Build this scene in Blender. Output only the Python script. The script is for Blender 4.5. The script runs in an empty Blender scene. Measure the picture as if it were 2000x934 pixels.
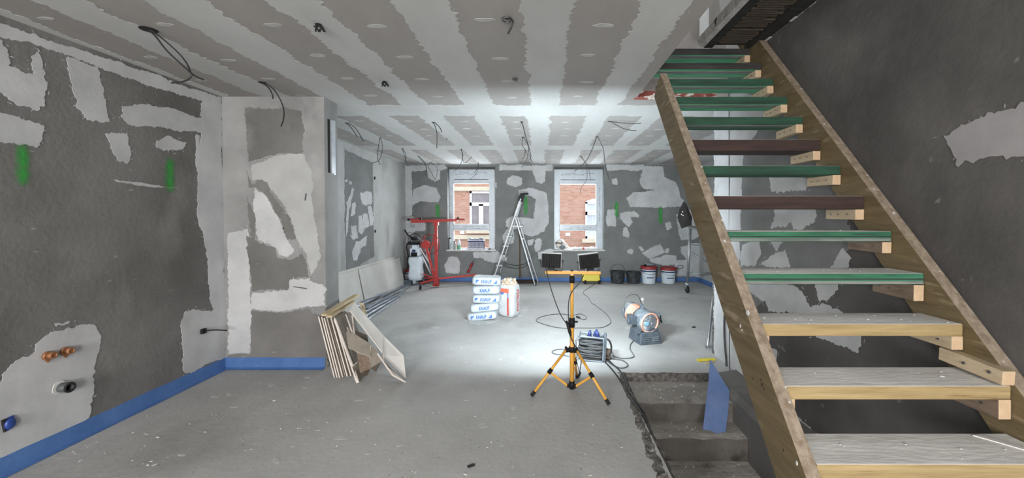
import bpy, bmesh, math, random
from mathutils import Vector, Matrix, noise, geometry
R = math.radians
random.seed(7)
SC = bpy.context.scene
COL = SC.collection

# ------------------------------------------------------------------ camera
FPX, CX, HORIZON = 750.0, 1060.0, 421.0          # focal length and vanishing point, in pixels of the 2000 x 934 frame
PITCH = R(1.0)
EYE = Vector((0, 0, 1.5))
CYP = HORIZON + FPX * math.tan(PITCH)
cam_d = bpy.data.cameras.new('camera')
cam_d.sensor_width = 36.0
cam_d.lens = FPX / 2000 * 36
cam_d.shift_x = (1000 - CX) / 2000
cam_d.shift_y = (CYP - 467) / 2000
cam_d.clip_start = 0.05
cam_d.clip_end = 300
cam = bpy.data.objects.new('camera', cam_d)
cam.location = EYE
cam.rotation_euler = (R(90) - PITCH, 0, 0)
COL.objects.link(cam)
SC.camera = cam

# ------------------------------------------------------------------ daylight and exposure
wd = bpy.data.worlds.new('overcast_sky')
SC.world = wd
wd.use_nodes = True
bg = wd.node_tree.nodes['Background']
bg.inputs[0].default_value = (0.86, 0.92, 1.0, 1)
bg.inputs[1].default_value = 2.5
SC.view_settings.view_transform = 'Standard'
SC.view_settings.look = 'None'
SC.view_settings.gamma = 1
SC.view_settings.exposure = -0.22
SC.view_settings.use_curve_mapping = False


def area_light(name, loc, rot, sx, sy, power, col, spread=180):
    d = bpy.data.lights.new(name, 'AREA')
    d.shape = 'RECTANGLE'
    d.size, d.size_y = sx, sy
    d.energy = power
    d.color = col
    d.spread = R(spread)
    o = bpy.data.objects.new(name, d)
    o.location = loc
    o.rotation_euler = rot
    COL.objects.link(o)
    return o


REAR_Y = -3.2
# daylight entering by two unseen windows behind the camera and the rear windows in view
area_light('daylight_rear_left', (-1.9, REAR_Y - .12, 1.6), (R(90), 0, 0), 1.3, 1.7, 275, (1, .985, .965))
area_light('daylight_rear_right', (0.55, REAR_Y - .12, 1.6), (R(90), 0, 0), 1.3, 1.7, 275, (1, .985, .965))
area_light('daylight_window_left', (-1.62, 9.05, 1.65), (R(-90), 0, 0), .9, 1.5, 85, (.88, .95, 1))
area_light('daylight_window_right', (0.82, 9.05, 1.65), (R(-90), 0, 0), .9, 1.5, 85, (.88, .95, 1))
area_light('added_stair_light', (1.15, 2.6, 5.3), (0, 0, 0), .9, 1.6, 34, (.95, .98, 1))  # unseen lamp added under the closed upper ceiling to brighten the stair

# ------------------------------------------------------------------ pixel to place


def ray(x, y):
    u = (x - CX) / FPX
    v = -(y - CYP) / FPX
    return Vector((u, math.cos(PITCH) + v * math.sin(PITCH), -math.sin(PITCH) + v * math.cos(PITCH)))


def aty(x, y, Y):
    d = ray(x, y)
    return EYE + d * (Y / d.y)


def atx(x, y, X):
    d = ray(x, y)
    return EYE + d * (X / d.x)


def atz(x, y, Z=0.0):
    d = ray(x, y)
    return EYE + d * ((Z - EYE.z) / d.z)


# ------------------------------------------------------------------ materials
def _nt(name):
    m = bpy.data.materials.new(name)
    m.use_nodes = True
    return m, m.node_tree.nodes, m.node_tree.links, m.node_tree.nodes['Principled BSDF']


def C4(c):
    return (c[0], c[1], c[2], 1) if isinstance(c, (tuple, list)) else (c, c, c, 1)


def mat(name, c1, c2=None, scale=4, rough=.8, metal=0, bump=0, bscale=60, stretch=(1, 1, 1), detail=5, rot=(0, 0, 0), lo=.35, hi=.65, spec=None, emit=None, extra=None):
    m, N, L, P = _nt(name)
    P.inputs['Roughness'].default_value = rough
    P.inputs['Metallic'].default_value = metal
    if spec is not None:
        P.inputs['Specular IOR Level'].default_value = spec
    P.inputs['Base Color'].default_value = C4(c1)
    tc = N.new('ShaderNodeTexCoord')
    mp = N.new('ShaderNodeMapping')
    mp.inputs['Scale'].default_value = stretch
    mp.inputs['Rotation'].default_value = rot
    L.new(tc.outputs['Object'], mp.inputs[0])
    if c2 is not None:
        nz = N.new('ShaderNodeTexNoise')
        nz.inputs['Scale'].default_value = scale
        nz.inputs['Detail'].default_value = detail
        nz.inputs['Roughness'].default_value = .62
        L.new(mp.outputs[0], nz.inputs[0])
        rp = N.new('ShaderNodeValToRGB')
        rp.color_ramp.elements[0].position = lo
        rp.color_ramp.elements[1].position = hi
        rp.color_ramp.elements[0].color = C4(c1)
        rp.color_ramp.elements[1].color = C4(c2)
        L.new(nz.outputs[0], rp.inputs[0])
        out = rp.outputs[0]
        if extra:      # extra = (colour, noise scale, threshold, width): specks or stains over the base
            for (c3, s3, th, wdt, st) in extra:
                m3 = N.new('ShaderNodeMapping')
                m3.inputs['Scale'].default_value = st
                L.new(tc.outputs['Object'], m3.inputs[0])
                n3 = N.new('ShaderNodeTexNoise')
                n3.inputs['Scale'].default_value = s3
                n3.inputs['Detail'].default_value = 4
                L.new(m3.outputs[0], n3.inputs[0])
                mr = N.new('ShaderNodeMapRange')
                mr.inputs['From Min'].default_value = th
                mr.inputs['From Max'].default_value = th + wdt
                L.new(n3.outputs[0], mr.inputs[0])
                mx = N.new('ShaderNodeMix')
                mx.data_type = 'RGBA'
                L.new(mr.outputs[0], mx.inputs[0])
                L.new(out, mx.inputs[6])
                mx.inputs[7].default_value = C4(c3)
                out = mx.outputs[2]
        L.new(out, P.inputs['Base Color'])
    if bump:
        nb = N.new('ShaderNodeTexNoise')
        nb.inputs['Scale'].default_value = bscale
        nb.inputs['Detail'].default_value = 4
        L.new(mp.outputs[0], nb.inputs[0])
        bp = N.new('ShaderNodeBump')
        bp.inputs['Strength'].default_value = bump
        bp.inputs['Distance'].default_value = .01
        L.new(nb.outputs[0], bp.inputs['Height'])
        L.new(bp.outputs[0], P.inputs['Normal'])
    if emit:
        P.inputs['Emission Color'].default_value = C4(emit[0])
        P.inputs['Emission Strength'].default_value = emit[1]
    return m


W_DARK = (.125, .119, .112)
M = {}
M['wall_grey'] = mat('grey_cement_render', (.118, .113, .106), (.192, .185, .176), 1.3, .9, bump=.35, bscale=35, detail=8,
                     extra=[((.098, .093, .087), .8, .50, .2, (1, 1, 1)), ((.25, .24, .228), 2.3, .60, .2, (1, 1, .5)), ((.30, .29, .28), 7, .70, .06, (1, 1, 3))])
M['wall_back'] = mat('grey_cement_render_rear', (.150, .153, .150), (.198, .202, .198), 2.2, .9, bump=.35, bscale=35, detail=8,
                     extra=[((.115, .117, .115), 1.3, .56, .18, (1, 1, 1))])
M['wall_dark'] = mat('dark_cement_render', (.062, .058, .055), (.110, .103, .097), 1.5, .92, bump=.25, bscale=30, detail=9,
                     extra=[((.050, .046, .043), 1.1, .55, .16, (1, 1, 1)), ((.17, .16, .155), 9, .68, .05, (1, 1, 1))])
M['light_render'] = mat('pale_plaster', (.36, .36, .35), (.44, .44, .43), 2.5, .9, bump=.25, bscale=28, detail=7,
                        extra=[((.29, .29, .28), 1.7, .58, .12, (1, 1, .6))])
M['filler'] = mat('white_filler', (.41, .41, .415), (.53, .53, .535), 3, .85, bump=.15, bscale=22, detail=7)
M['filler_warm'] = mat('white_joint_compound', (.42, .42, .41), (.49, .49, .48), 2.2, .9, bump=.1, bscale=20, detail=6, stretch=(1, .35, 1))
M['filler_grey'] = mat('greyish_filler', (.24, .23, .23), (.30, .29, .29), 3, .85, bump=.15, bscale=22, detail=7)
M['stub_render'] = mat('greyish_plaster', (.215, .213, .208), (.30, .298, .292), 2.2, .9, bump=.25, bscale=28, detail=8, extra=[((.38, .378, .372), 1.4, .55, .15, (1, 1, .7))])
M['step_riser'] = mat('shaded_concrete_riser', (.085, .075, .066), (.16, .145, .13), 4, .93, bump=.8, bscale=30, detail=9, extra=[((.03, .027, .024), 3, .58, .1, (1, 1, 1))])  # shade of the upright step faces put into a darker, blotched colour
M['filler_thin'] = mat('thin_screw_filler', (.36, .355, .345), (.47, .465, .455), 12, .9, bump=.1)
M['dust_white'] = mat('white_plaster_dust', (.38, .378, .37), (.50, .50, .49), 9, .95, bump=.2, bscale=50)
M['board_bare'] = mat('bare_plasterboard_paper', (.285, .268, .252), (.325, .306, .288), 2.5, .9, bump=.08, bscale=80, stretch=(1, .4, 1))
M['fluo'] = None
M['floor'] = mat('grey_screed', (.35, .344, .333), (.46, .452, .44), 1.3, .82, bump=.3, bscale=26, detail=9, lo=.3, hi=.7,
                 extra=[((.29, .285, .275), 1.0, .56, .14, (1, .7, 1)), ((.46, .46, .45), 20, .70, .05, (1, .35, 1)), ((.16, .15, .145), 38, .69, .03, (1, 1, 1))])
M['step'] = mat('dusty_brown_concrete', (.27, .245, .222), (.42, .39, .355), 3, .93, bump=.8, bscale=30, detail=9,
                extra=[((.10, .088, .078), 2.2, .58, .1, (1, 1, 1)), ((.30, .27, .24), 45, .68, .05, (1, 1, 1))])
M['rough_edge'] = mat('rough_dark_aggregate', (.05, .045, .04), (.19, .175, .16), 26, .95, bump=1, bscale=40, detail=6)
M['blue_band'] = mat('blue_waterproof_coating', (.052, .130, .33), (.075, .165, .39), 5, .55, bump=.3, bscale=30, extra=[((.25, .34, .5), 16, .70, .03, (1, 1, 1))])
M['blue_card'] = mat('blue_coated_board', (.11, .18, .37), (.15, .225, .43), 6, .7, bump=.15, bscale=20)
M['black'] = mat('black_plastic', (.010, .010, .011), rough=.6, spec=.25)
M['black_matt'] = mat('black_rubber', (.009, .009, .010), rough=.8)
M['cable'] = mat('black_cable', (.022, .022, .024), rough=.5)
M['cable_grey'] = mat('grey_cable', (.075, .08, .085), rough=.55)
M['wire_pale'] = mat('pale_grey_wire', (.35, .36, .36), rough=.6)
M['alu'] = mat('aluminium', (.24, .25, .26), (.34, .35, .36), 8, .42, metal=.7)
M['galv'] = mat('galvanised_steel', (.48, .52, .56), (.68, .71, .75), 6, .35, metal=.8)
M['steel_dark'] = mat('dark_steel', (.12, .12, .125), rough=.45, metal=.8)
M['yellow_tube'] = mat('yellow_ochre_painted_steel', (.66, .33, .05), (.75, .39, .07), 12, .42)
M['red'] = mat('red_painted_steel', (.36, .024, .022), (.46, .038, .032), 9, .5)
M['red_dull'] = mat('dark_red_plastic', (.25, .018, .018), (.33, .03, .03), 9, .5)
M['wood_tim'] = mat('olive_treated_timber', (.088, .062, .026), (.155, .115, .055), 3.2, .82, bump=.35, bscale=14, stretch=(9, 1.0, 9), rot=(R(-50), 0, 0), detail=8, lo=.3, hi=.7,
                    extra=[((.05, .03, .018), 9, .72, .03, (1, 1, 1)), ((.24, .19, .115), 2.5, .60, .12, (9, 2, 9))])
M['wood_edge'] = mat('timber_edge_weathered', (.15, .11, .075), (.27, .22, .165), 4, .85, bump=.3, bscale=14, stretch=(9, 1, 9), rot=(R(-50), 0, 0), detail=7)
M['wood_dark_edge'] = mat('timber_edge_brown', (.075, .045, .028), (.13, .085, .055), 4, .85, bump=.3, bscale=14, stretch=(9, 1, 9), rot=(R(-50), 0, 0), detail=7)
M['wood_x'] = mat('treated_softwood', (.22, .155, .066), (.34, .25, .12), 3, .8, bump=.3, bscale=12, stretch=(1, 12, 12), detail=8,
                  extra=[((.16, .10, .04), 3, .62, .08, (1, 22, 22))])
M['wood_green'] = mat('green_stained_timber', (.012, .070, .036), (.03, .145, .078), 2.6, .75, bump=.4, bscale=12, stretch=(1, 9, 9), detail=8,
                      extra=[((.012, .03, .02), 3, .60, .08, (1, 16, 16))])
M['wood_green_dark'] = mat('dark_green_timber', (.007, .028, .016), (.014, .062, .034), 2.6, .85, bump=.4, bscale=12, stretch=(1, 9, 9), detail=8)
M['wood_green_lit'] = mat('lit_green_timber', (.05, .26, .13), (.09, .34, .19), 2.6, .75, bump=.4, bscale=12, stretch=(1, 9, 9), detail=8,  # brighter copy of the green: light on the upper undersides put into the colour
                             extra=[((.03, .10, .06), 3, .60, .08, (1, 16, 16))])
M['wood_greygreen'] = mat('worn_grey_timber', (.09, .10, .09), (.19, .21, .19), 4, .85, bump=.4, bscale=12, stretch=(1, 9, 9), detail=8)
M['wood_brown'] = mat('dark_brown_stained_timber', (.018, .009, .007), (.042, .021, .016), 3, .85, bump=.3, bscale=12, stretch=(1, 10, 10), detail=8)
M['wood_black'] = mat('blackened_timber', (.010, .010, .009), (.03, .029, .027), 4, .8, bump=.4, bscale=12, stretch=(1, 9, 9))
M['cleat'] = mat('pale_softwood', (.36, .28, .18), (.46, .37, .25), 4, .75, bump=.2, bscale=12, stretch=(9, 1.5, 9), detail=7)
M['cleat_dark'] = mat('grey_brown_softwood', (.12, .082, .055), (.20, .145, .105), 4, .8, bump=.2, bscale=12, stretch=(9, 1.5, 9), detail=7)
M['cleat_end'] = mat('sawn_end_grain', (.42, .29, .18), (.50, .36, .23), 30, .8)
M['tread_dust'] = mat('dusty_timber_top', (.54, .525, .505), (.72, .705, .68), 5, .95, bump=.25, bscale=30, stretch=(.6, 2, 1), detail=8,
                      extra=[((.58, .57, .55), 40, .70, .04, (.6, 1, 1))])
M['plaster_chip'] = mat('plaster_chip', (.50, .49, .47), (.62, .61, .59), 8, .9)
M['gyp_face'] = mat('plasterboard_face', (.50, .48, .45), (.58, .56, .53), 3, .9, bump=.05)
M['gyp_back'] = mat('plasterboard_back_paper', (.17, .145, .118), (.25, .218, .18), 4, .9, bump=.1)
M['gyp_edge'] = mat('plasterboard_cut_edge', (.66, .58, .52), (.76, .69, .62), 14, .95, bump=.4, bscale=60)
M['pine'] = mat('rough_pine', (.42, .33, .20), (.55, .45, .30), 4, .8, bump=.2, stretch=(3, 1, 12), bscale=14)
M['bag'] = mat('white_woven_bag', (.40, .44, .47), (.48, .52, .55), 6, .65, bump=.5, bscale=14)
M['bag_paper'] = mat('white_paper_sack', (.42, .43, .44), (.50, .51, .51), 6, .7, bump=.5, bscale=14)
M['kraft'] = mat('brown_kraft_paper', (.40, .30, .21), (.58, .47, .36), 7, .8, bump=.6, bscale=24)
M['ink_blue'] = mat('blue_print', (.045, .14, .42), rough=.6)
M['ink_navy'] = mat('navy_print', (.018, .028, .11), rough=.6)
M['ink_red'] = mat('red_print', (.50, .055, .04), rough=.6)
M['ink_orange'] = mat('orange_red_print', (.66, .13, .07), rough=.6)
M['ink_grey'] = mat('grey_print', (.14, .16, .19), rough=.6)
M['pvc'] = mat('white_window_profile', (.70, .72, .74), rough=.45)
M['film'] = mat('protective_film', (.50, .54, .58), (.58, .62, .66), 8, .35)
M['heater'] = mat('grey_blue_enamel', (.115, .14, .165), (.20, .23, .255), 9, .5, bump=.15, bscale=20, extra=[((.36, .37, .37), 12, .60, .08, (1, 1, 1))])
M['heater_dark'] = mat('dark_blue_grey_enamel', (.05, .065, .08), (.09, .11, .13), 9, .5)
M['heater_orange'] = mat('faded_orange_enamel', (.58, .24, .15), (.62, .40, .33), 8, .6)
M['compressor_yellow'] = mat('yellow_plastic', (.62, .50, .035), (.70, .58, .06), 7, .45)
M['bucket_white'] = mat('white_bucket_plastic', (.60, .66, .72), (.70, .75, .80), 6, .45)
M['bucket_black'] = mat('black_mortar_bucket', (.020, .022, .026), (.075, .080, .085), 14, .65, lo=.45, hi=.75)
M['rust'] = mat('peeling_red_iron', (.20, .045, .035), (.34, .10, .08), 14, .8, bump=.8, bscale=25, extra=[((.68, .64, .58), 9, .50, .05, (1, 1, 2.5))])
M['peel'] = mat('peeling_white_paint_on_black_timber', (.36, .34, .32), (.52, .50, .48), 9, .85, bump=.7, bscale=30, extra=[((.012, .010, .010), 7, .60, .03, (1, 1, 1))])
M['soffit'] = mat('brown_lath_soffit', (.040, .030, .022), (.085, .064, .045), 9, .9, bump=.8, bscale=20, stretch=(1, 1, 1))
M['lath'] = mat('old_lath', (.045, .034, .025), (.085, .065, .048), 9, .9, stretch=(1, 6, 1))
M['upper_wall'] = mat('beige_upper_wall', (.40, .365, .34), (.46, .43, .40), 3, .9)
M['upper_pale'] = mat('pale_upper_wall', (.60, .59, .56), (.66, .65, .62), 3, .9)
M['copper'] = mat('aged_brass_outlet', (.28, .115, .05), (.40, .19, .09), 20, .5, metal=.4)
M['blue_box'] = mat('deep_blue_plastic', (.012, .03, .15), (.03, .07, .30), 14, .4)
M['dark_hole'] = mat('dark_hole', (.012, .011, .010), rough=.95)
M['cloth'] = mat('cream_cloth', (.62, .58, .52), (.74, .71, .66), 8, .9, bump=.5, bscale=14)
M['plastic_sheet'] = mat('crumpled_translucent_wrap', (.62, .62, .62), (.80, .79, .79), 20, .4, bump=.8, bscale=20)
M['crate'] = mat('lavender_white_crate', (.50, .49, .58), (.62, .61, .70), 10, .5)
M['green_bottle'] = mat('green_bottle', (.10, .32, .18), rough=.3)
M['grey_bottle'] = mat('grey_tube', (.26, .28, .28), (.36, .38, .38), 12, .4)
M['light_blue'] = mat('light_blue_plastic', (.22, .45, .70), rough=.5)
M['curtain'] = mat('white_curtain', (.55, .60, .66), (.72, .76, .80), 6, .9, stretch=(8, 1, .3))
M['facade_white'] = mat('white_painted_joinery', (.80, .80, .80), rough=.6)
M['facade_stone'] = mat('cream_stone_band', (.66, .58, .43), (.74, .67, .54), 5, .85)
M['dark_glass'] = mat('dark_window_glass', (.20, .17, .18), (.30, .27, .28), 2, .12, spec=.9)
M['asphalt'] = mat('grey_asphalt', (.12, .12, .12), (.17, .17, .17), 6, .9)


def fluo_mat():
    m, N, L, P = _nt('fluorescent_green_spray')
    P.inputs['Base Color'].default_value = (.025, .36, .045, 1)
    P.inputs['Roughness'].default_value = .7
    tc = N.new('ShaderNodeTexCoord')
    nz = N.new('ShaderNodeTexNoise')
    nz.inputs['Scale'].default_value = 26
    nz.inputs['Detail'].default_value = 5
    L.new(tc.outputs['Object'], nz.inputs[0])
    # spray fades towards the rim of the mark, u runs across it and v along it
    uv = N.new('ShaderNodeUVMap')
    sp = N.new('ShaderNodeSeparateXYZ')
    L.new(uv.outputs[0], sp.inputs[0])
    mu = N.new('ShaderNodeMath')
    mu.operation = 'MULTIPLY_ADD'
    L.new(nz.outputs[0], mu.inputs[0])
    mu.inputs[1].default_value = .9
    mu.inputs[2].default_value = -.45
    ad = N.new('ShaderNodeMath')
    ad.operation = 'ADD'
    L.new(sp.outputs[0], ad.inputs[0])
    L.new(mu.outputs[0], ad.inputs[1])
    mr = N.new('ShaderNodeMapRange')
    mr.inputs['From Min'].default_value = .12
    mr.inputs['From Max'].default_value = 1.0
    mr.inputs['To Max'].default_value = .75
    L.new(ad.outputs[0], mr.inputs[0])
    L.new(mr.outputs[0], P.inputs['Alpha'])
    return m


M['fluo'] = fluo_mat()


def brick_mat():
    m, N, L, P = _nt('red_brick_wall')
    tc = N.new('ShaderNodeTexCoord')
    mp = N.new('ShaderNodeMapping')
    mp.inputs['Rotation'].default_value = (R(90), 0, 0)
    L.new(tc.outputs['Object'], mp.inputs[0])
    b = N.new('ShaderNodeTexBrick')
    b.inputs['Scale'].default_value = 1
    b.inputs['Brick Width'].default_value = .22
    b.inputs['Row Height'].default_value = .075
    b.inputs['Mortar Size'].default_value = .010
    b.inputs['Color1'].default_value = (.48, .22, .15, 1)
    b.inputs['Color2'].default_value = (.60, .33, .24, 1)
    b.inputs['Mortar'].default_value = (.46, .38, .32, 1)
    L.new(mp.outputs[0], b.inputs[0])
    L.new(b.outputs[0], P.inputs['Base Color'])
    P.inputs['Roughness'].default_value = .9
    return m


M['brick'] = brick_mat()


def glass_mat():
    m, N, L, P = _nt('clear_window_glass')
    tr = N.new('ShaderNodeBsdfTransparent')
    gl = N.new('ShaderNodeBsdfGlossy')
    gl.inputs['Roughness'].default_value = .02
    fr = N.new('ShaderNodeFresnel')
    fr.inputs[0].default_value = 1.04
    mx = N.new('ShaderNodeMixShader')
    L.new(fr.outputs[0], mx.inputs[0])
    L.new(tr.outputs[0], mx.inputs[1])
    L.new(gl.outputs[0], mx.inputs[2])
    L.new(mx.outputs[0], N['Material Output'].inputs[0])
    return m


M['glass'] = glass_mat()


def emis(name, c, s):
    m, N, L, P = _nt(name)
    P.inputs['Base Color'].default_value = C4(c)
    P.inputs['Emission Color'].default_value = C4(c)
    P.inputs['Emission Strength'].default_value = s
    return m


M['led'] = emis('lit_led_panel', (.86, .95, 1.0), 30)


# ------------------------------------------------------------------ mesh building
def smooth_path(pts, sub=6):
    pts = [Vector(p) for p in pts]
    if len(pts) < 3 or sub < 2:
        return pts
    out = []
    n = len(pts)
    for i in range(n - 1):
        p0 = pts[max(i - 1, 0)]
        p1, p2 = pts[i], pts[i + 1]
        p3 = pts[min(i + 2, n - 1)]
        for k in range(sub):
            t = k / sub
            out.append(.5 * ((2 * p1) + (p2 - p0) * t + (2 * p0 - 5 * p1 + 4 * p2 - p3) * t * t + (3 * p1 - p0 - 3 * p2 + p3) * t ** 3))
    out.append(pts[-1])
    return out


class MB:
    def __init__(s, T=None):
        s.v, s.f, s.mi, s.sm = [], [], [], []
        s.T = T or Matrix.Identity(4)
        s.m = 0

    def add(s, vs, fs, smooth=False):
        o = len(s.v)
        s.v += [s.T @ Vector(v) for v in vs]
        for f in fs:
            s.f.append(tuple(i + o for i in f))
            s.mi.append(s.m)
            s.sm.append(smooth)
        return s

    def box(s, c, d, rot=None, taper=None):
        """c centre, d full size; taper = (fx, fy) factor of the top face"""
        hx, hy, hz = d[0] / 2, d[1] / 2, d[2] / 2
        tx, ty = taper or (1, 1)
        vs = [(-hx, -hy, -hz), (hx, -hy, -hz), (hx, hy, -hz), (-hx, hy, -hz),
              (-hx * tx, -hy * ty, hz), (hx * tx, -hy * ty, hz), (hx * tx, hy * ty, hz), (-hx * tx, hy * ty, hz)]
        Rm = rot if rot is not None else Matrix.Identity(3)
        c = Vector(c)
        vs = [c + Rm @ Vector(v) for v in vs]
        return s.add(vs, [(0, 3, 2, 1), (4, 5, 6, 7), (0, 1, 5, 4), (1, 2, 6, 5), (2, 3, 7, 6), (3, 0, 4, 7)])

    def bar(s, p, q, w, h, up=(0, 0, 1)):
        """box of section w x h running from p to q"""
        p, q = Vector(p), Vector(q)
        d = (q - p)
        l = d.length
        d.normalize()
        u = Vector(up)
        a = d.cross(u)
        if a.length < 1e-4:
            a = d.cross(Vector((0, 1, 0)))
        a.normalize()
        b = a.cross(d).normalized()
        vs = []
        for e in (p, q):
            for sa, sb in ((-1, -1), (1, -1), (1, 1), (-1, 1)):
                vs.append(e + a * (sa * w / 2) + b * (sb * h / 2))
        return s.add(vs, [(0, 1, 2, 3), (7, 6, 5, 4), (0, 4, 5, 1), (1, 5, 6, 2), (2, 6, 7, 3), (3, 7, 4, 0)])

    def tube(s, pts, r, n=8, cap=True, radii=None):
        pts = [Vector(p) for p in pts]
        k = len(pts)
        vs, fs = [], []
        prev = None
        for i, p in enumerate(pts):
            t = (pts[min(i + 1, k - 1)] - pts[max(i - 1, 0)])
            if t.length < 1e-9:
                t = Vector((0, 0, 1))
            t.normalize()
            if prev is None:
                a = t.cross(Vector((0, 0, 1)))
                if a.length < 1e-3:
                    a = t.cross(Vector((0, 1, 0)))
            else:
                a = prev - t * prev.dot(t)
                if a.length < 1e-6:
                    a = t.cross(Vector((0, 1, 0)))
            a.normalize()
            prev = a
            b = t.cross(a)
            rr = radii[i] if radii else r
            for j in range(n):
                an = 2 * math.pi * j / n
                vs.append(p + a * (rr * math.cos(an)) + b * (rr * math.sin(an)))
        for i in range(k - 1):
            for j in range(n):
                j2 = (j + 1) % n
                fs.append((i * n + j, i * n + j2, (i + 1) * n + j2, (i + 1) * n + j))
        s.add(vs, fs, True)
        if cap:
            s.add(vs[:n], [tuple(range(n - 1, -1, -1))])
            s.add(vs[-n:], [tuple(range(n))])
        return s

    def cyl(s, p, q, r, r2=None, n=20):
        return s.tube([p, q], r, n, True, [r, r if r2 is None else r2])

    def lathe(s, prof, c=(0, 0, 0), n=24, closed=False):
        """prof = [(r, z)...] around the vertical through c"""
        c = Vector(c)
        vs, fs = [], []
        for r, z in prof:
            for j in range(n):
                a = 2 * math.pi * j / n
                vs.append(c + Vector((r * math.cos(a), r * math.sin(a), z)))
        k = len(prof)
        for i in range(k - 1):
            for j in range(n):
                j2 = (j + 1) % n
                fs.append((i * n + j, i * n + j2, (i + 1) * n + j2, (i + 1) * n + j))
        s.add(vs, fs, True)
        if prof[0][0] > 1e-5 and not closed:
            s.add(vs[:n], [tuple(range(n - 1, -1, -1))])
        if prof[-1][0] > 1e-5 and not closed:
            s.add(vs[-n:], [tuple(range(n))])
        return s

    def prism(s, poly, vec):
        """poly: 3D points of one face; vec: extrusion"""
        poly = [Vector(p) for p in poly]
        vec = Vector(vec)
        n = len(poly)
        vs = poly + [p + vec for p in poly]
        fs = [tuple(range(n - 1, -1, -1)), tuple(range(n, 2 * n))]
        fs += [(i, (i + 1) % n, n + (i + 1) % n, n + i) for i in range(n)]
        return s.add(vs, fs)

    def ball(s, c, r, n=12, sc=(1, 1, 1)):
        c = Vector(c)
        prof = []
        k = n // 2 + 1
        vs, fs = [], []
        for i in range(k + 1):
            th = math.pi * i / k
            for j in range(n):
                a = 2 * math.pi * j / n
                vs.append(c + Vector((r * sc[0] * math.sin(th) * math.cos(a), r * sc[1] * math.sin(th) * math.sin(a), r * sc[2] * math.cos(th))))
        for i in range(k):
            for j in range(n):
                j2 = (j + 1) % n
                fs.append((i * n + j, (i + 1) * n + j, (i + 1) * n + j2, i * n + j2))
        return s.add(vs, fs, True)

    def torus(s, c, r, t, axis=(0, 0, 1), n=24, a0=0, a1=360, sub=8):
        ax = Vector(axis).normalized()
        a = ax.cross(Vector((0, 0, 1)))
        if a.length < 1e-3:
            a = Vector((1, 0, 0))
        a.normalize()
        b = ax.cross(a)
        c = Vector(c)
        pts = [c + a * (r * math.cos(R(a0 + (a1 - a0) * i / n))) + b * (r * math.sin(R(a0 + (a1 - a0) * i / n))) for i in range(n + 1)]
        return s.tube(pts, t, sub)

    def build(s, name, m, parent=None, bevel=0, seg=2):
        me = bpy.data.meshes.new(name)
        me.from_pydata([tuple(v) for v in s.v], [], s.f)
        ms = m if isinstance(m, (list, tuple)) else [m]
        for k in ms:
            me.materials.append(M[k] if isinstance(k, str) else k)
        for p, i, sm in zip(me.polygons, s.mi, s.sm):
            p.material_index = i
            p.use_smooth = sm
        bm = bmesh.new()
        bm.from_mesh(me)
        bmesh.ops.remove_doubles(bm, verts=bm.verts, dist=1e-6)
        bmesh.ops.recalc_face_normals(bm, faces=bm.faces)
        bm.to_mesh(me)
        bm.free()
        o = bpy.data.objects.new(name, me)
        COL.objects.link(o)
        if bevel:
            b = o.modifiers.new('bevel', 'BEVEL')
            b.width = bevel
            b.segments = seg
            b.limit_method = 'ANGLE'
            b.angle_limit = R(40)
        if parent is not None:
            adopt(o, parent)
        return o


def adopt(o, parent):
    o.parent = parent
    if parent.type == 'EMPTY':
        o.matrix_parent_inverse = (Matrix.Translation(parent.location)).inverted()


def tag(o, label=None, cat=None, group=None, kind=None):
    if label:
        o['label'] = label
    if cat:
        o['category'] = cat
    if group:
        o['group'] = group
    if kind:
        o['kind'] = kind
    return o


def thing(name, label, cat, loc, group=None):
    o = bpy.data.objects.new(name, None)
    o.empty_display_size = .1
    o.location = loc
    COL.objects.link(o)
    return tag(o, label, cat, group)


def struct(mb, name, m, label=None):
    o = mb.build(name, m)
    o['kind'] = 'structure'
    o['label'] = label or name.replace('_', ' ')
    o['category'] = 'setting'
    return o


# ragged flat patches a couple of millimetres proud of a wall, ceiling or floor
def ragged(pts2, rough, step, seed):
    rnd = random.Random(seed)
    out = []
    n = len(pts2)
    off = rnd.random() * 100
    d = 0
    for i in range(n):
        a, b = Vector(pts2[i]), Vector(pts2[(i + 1) % n])
        l = (b - a).length
        if l < 1e-6:
            continue
        k = max(1, int(l / step))
        nrm = Vector((-(b - a).y, (b - a).x)) / l
        for j in range(k):
            t = j / k
            p = a.lerp(b, t)
            s = d + l * t
            w = noise.noise(Vector((s * 6 + off, 3.1, off))) * 1.6 + noise.noise(Vector((s * 34, off, 1.7))) * 1.1 + (rnd.random() - .5) * .7
            fade = 1.0
            out.append(p + nrm * (w * rough * fade))
        d += l
    return out


def nm_flecks(name):
    return name in ('filler_patch', 'bare_render_patch', 'joint_compound_band')


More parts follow.
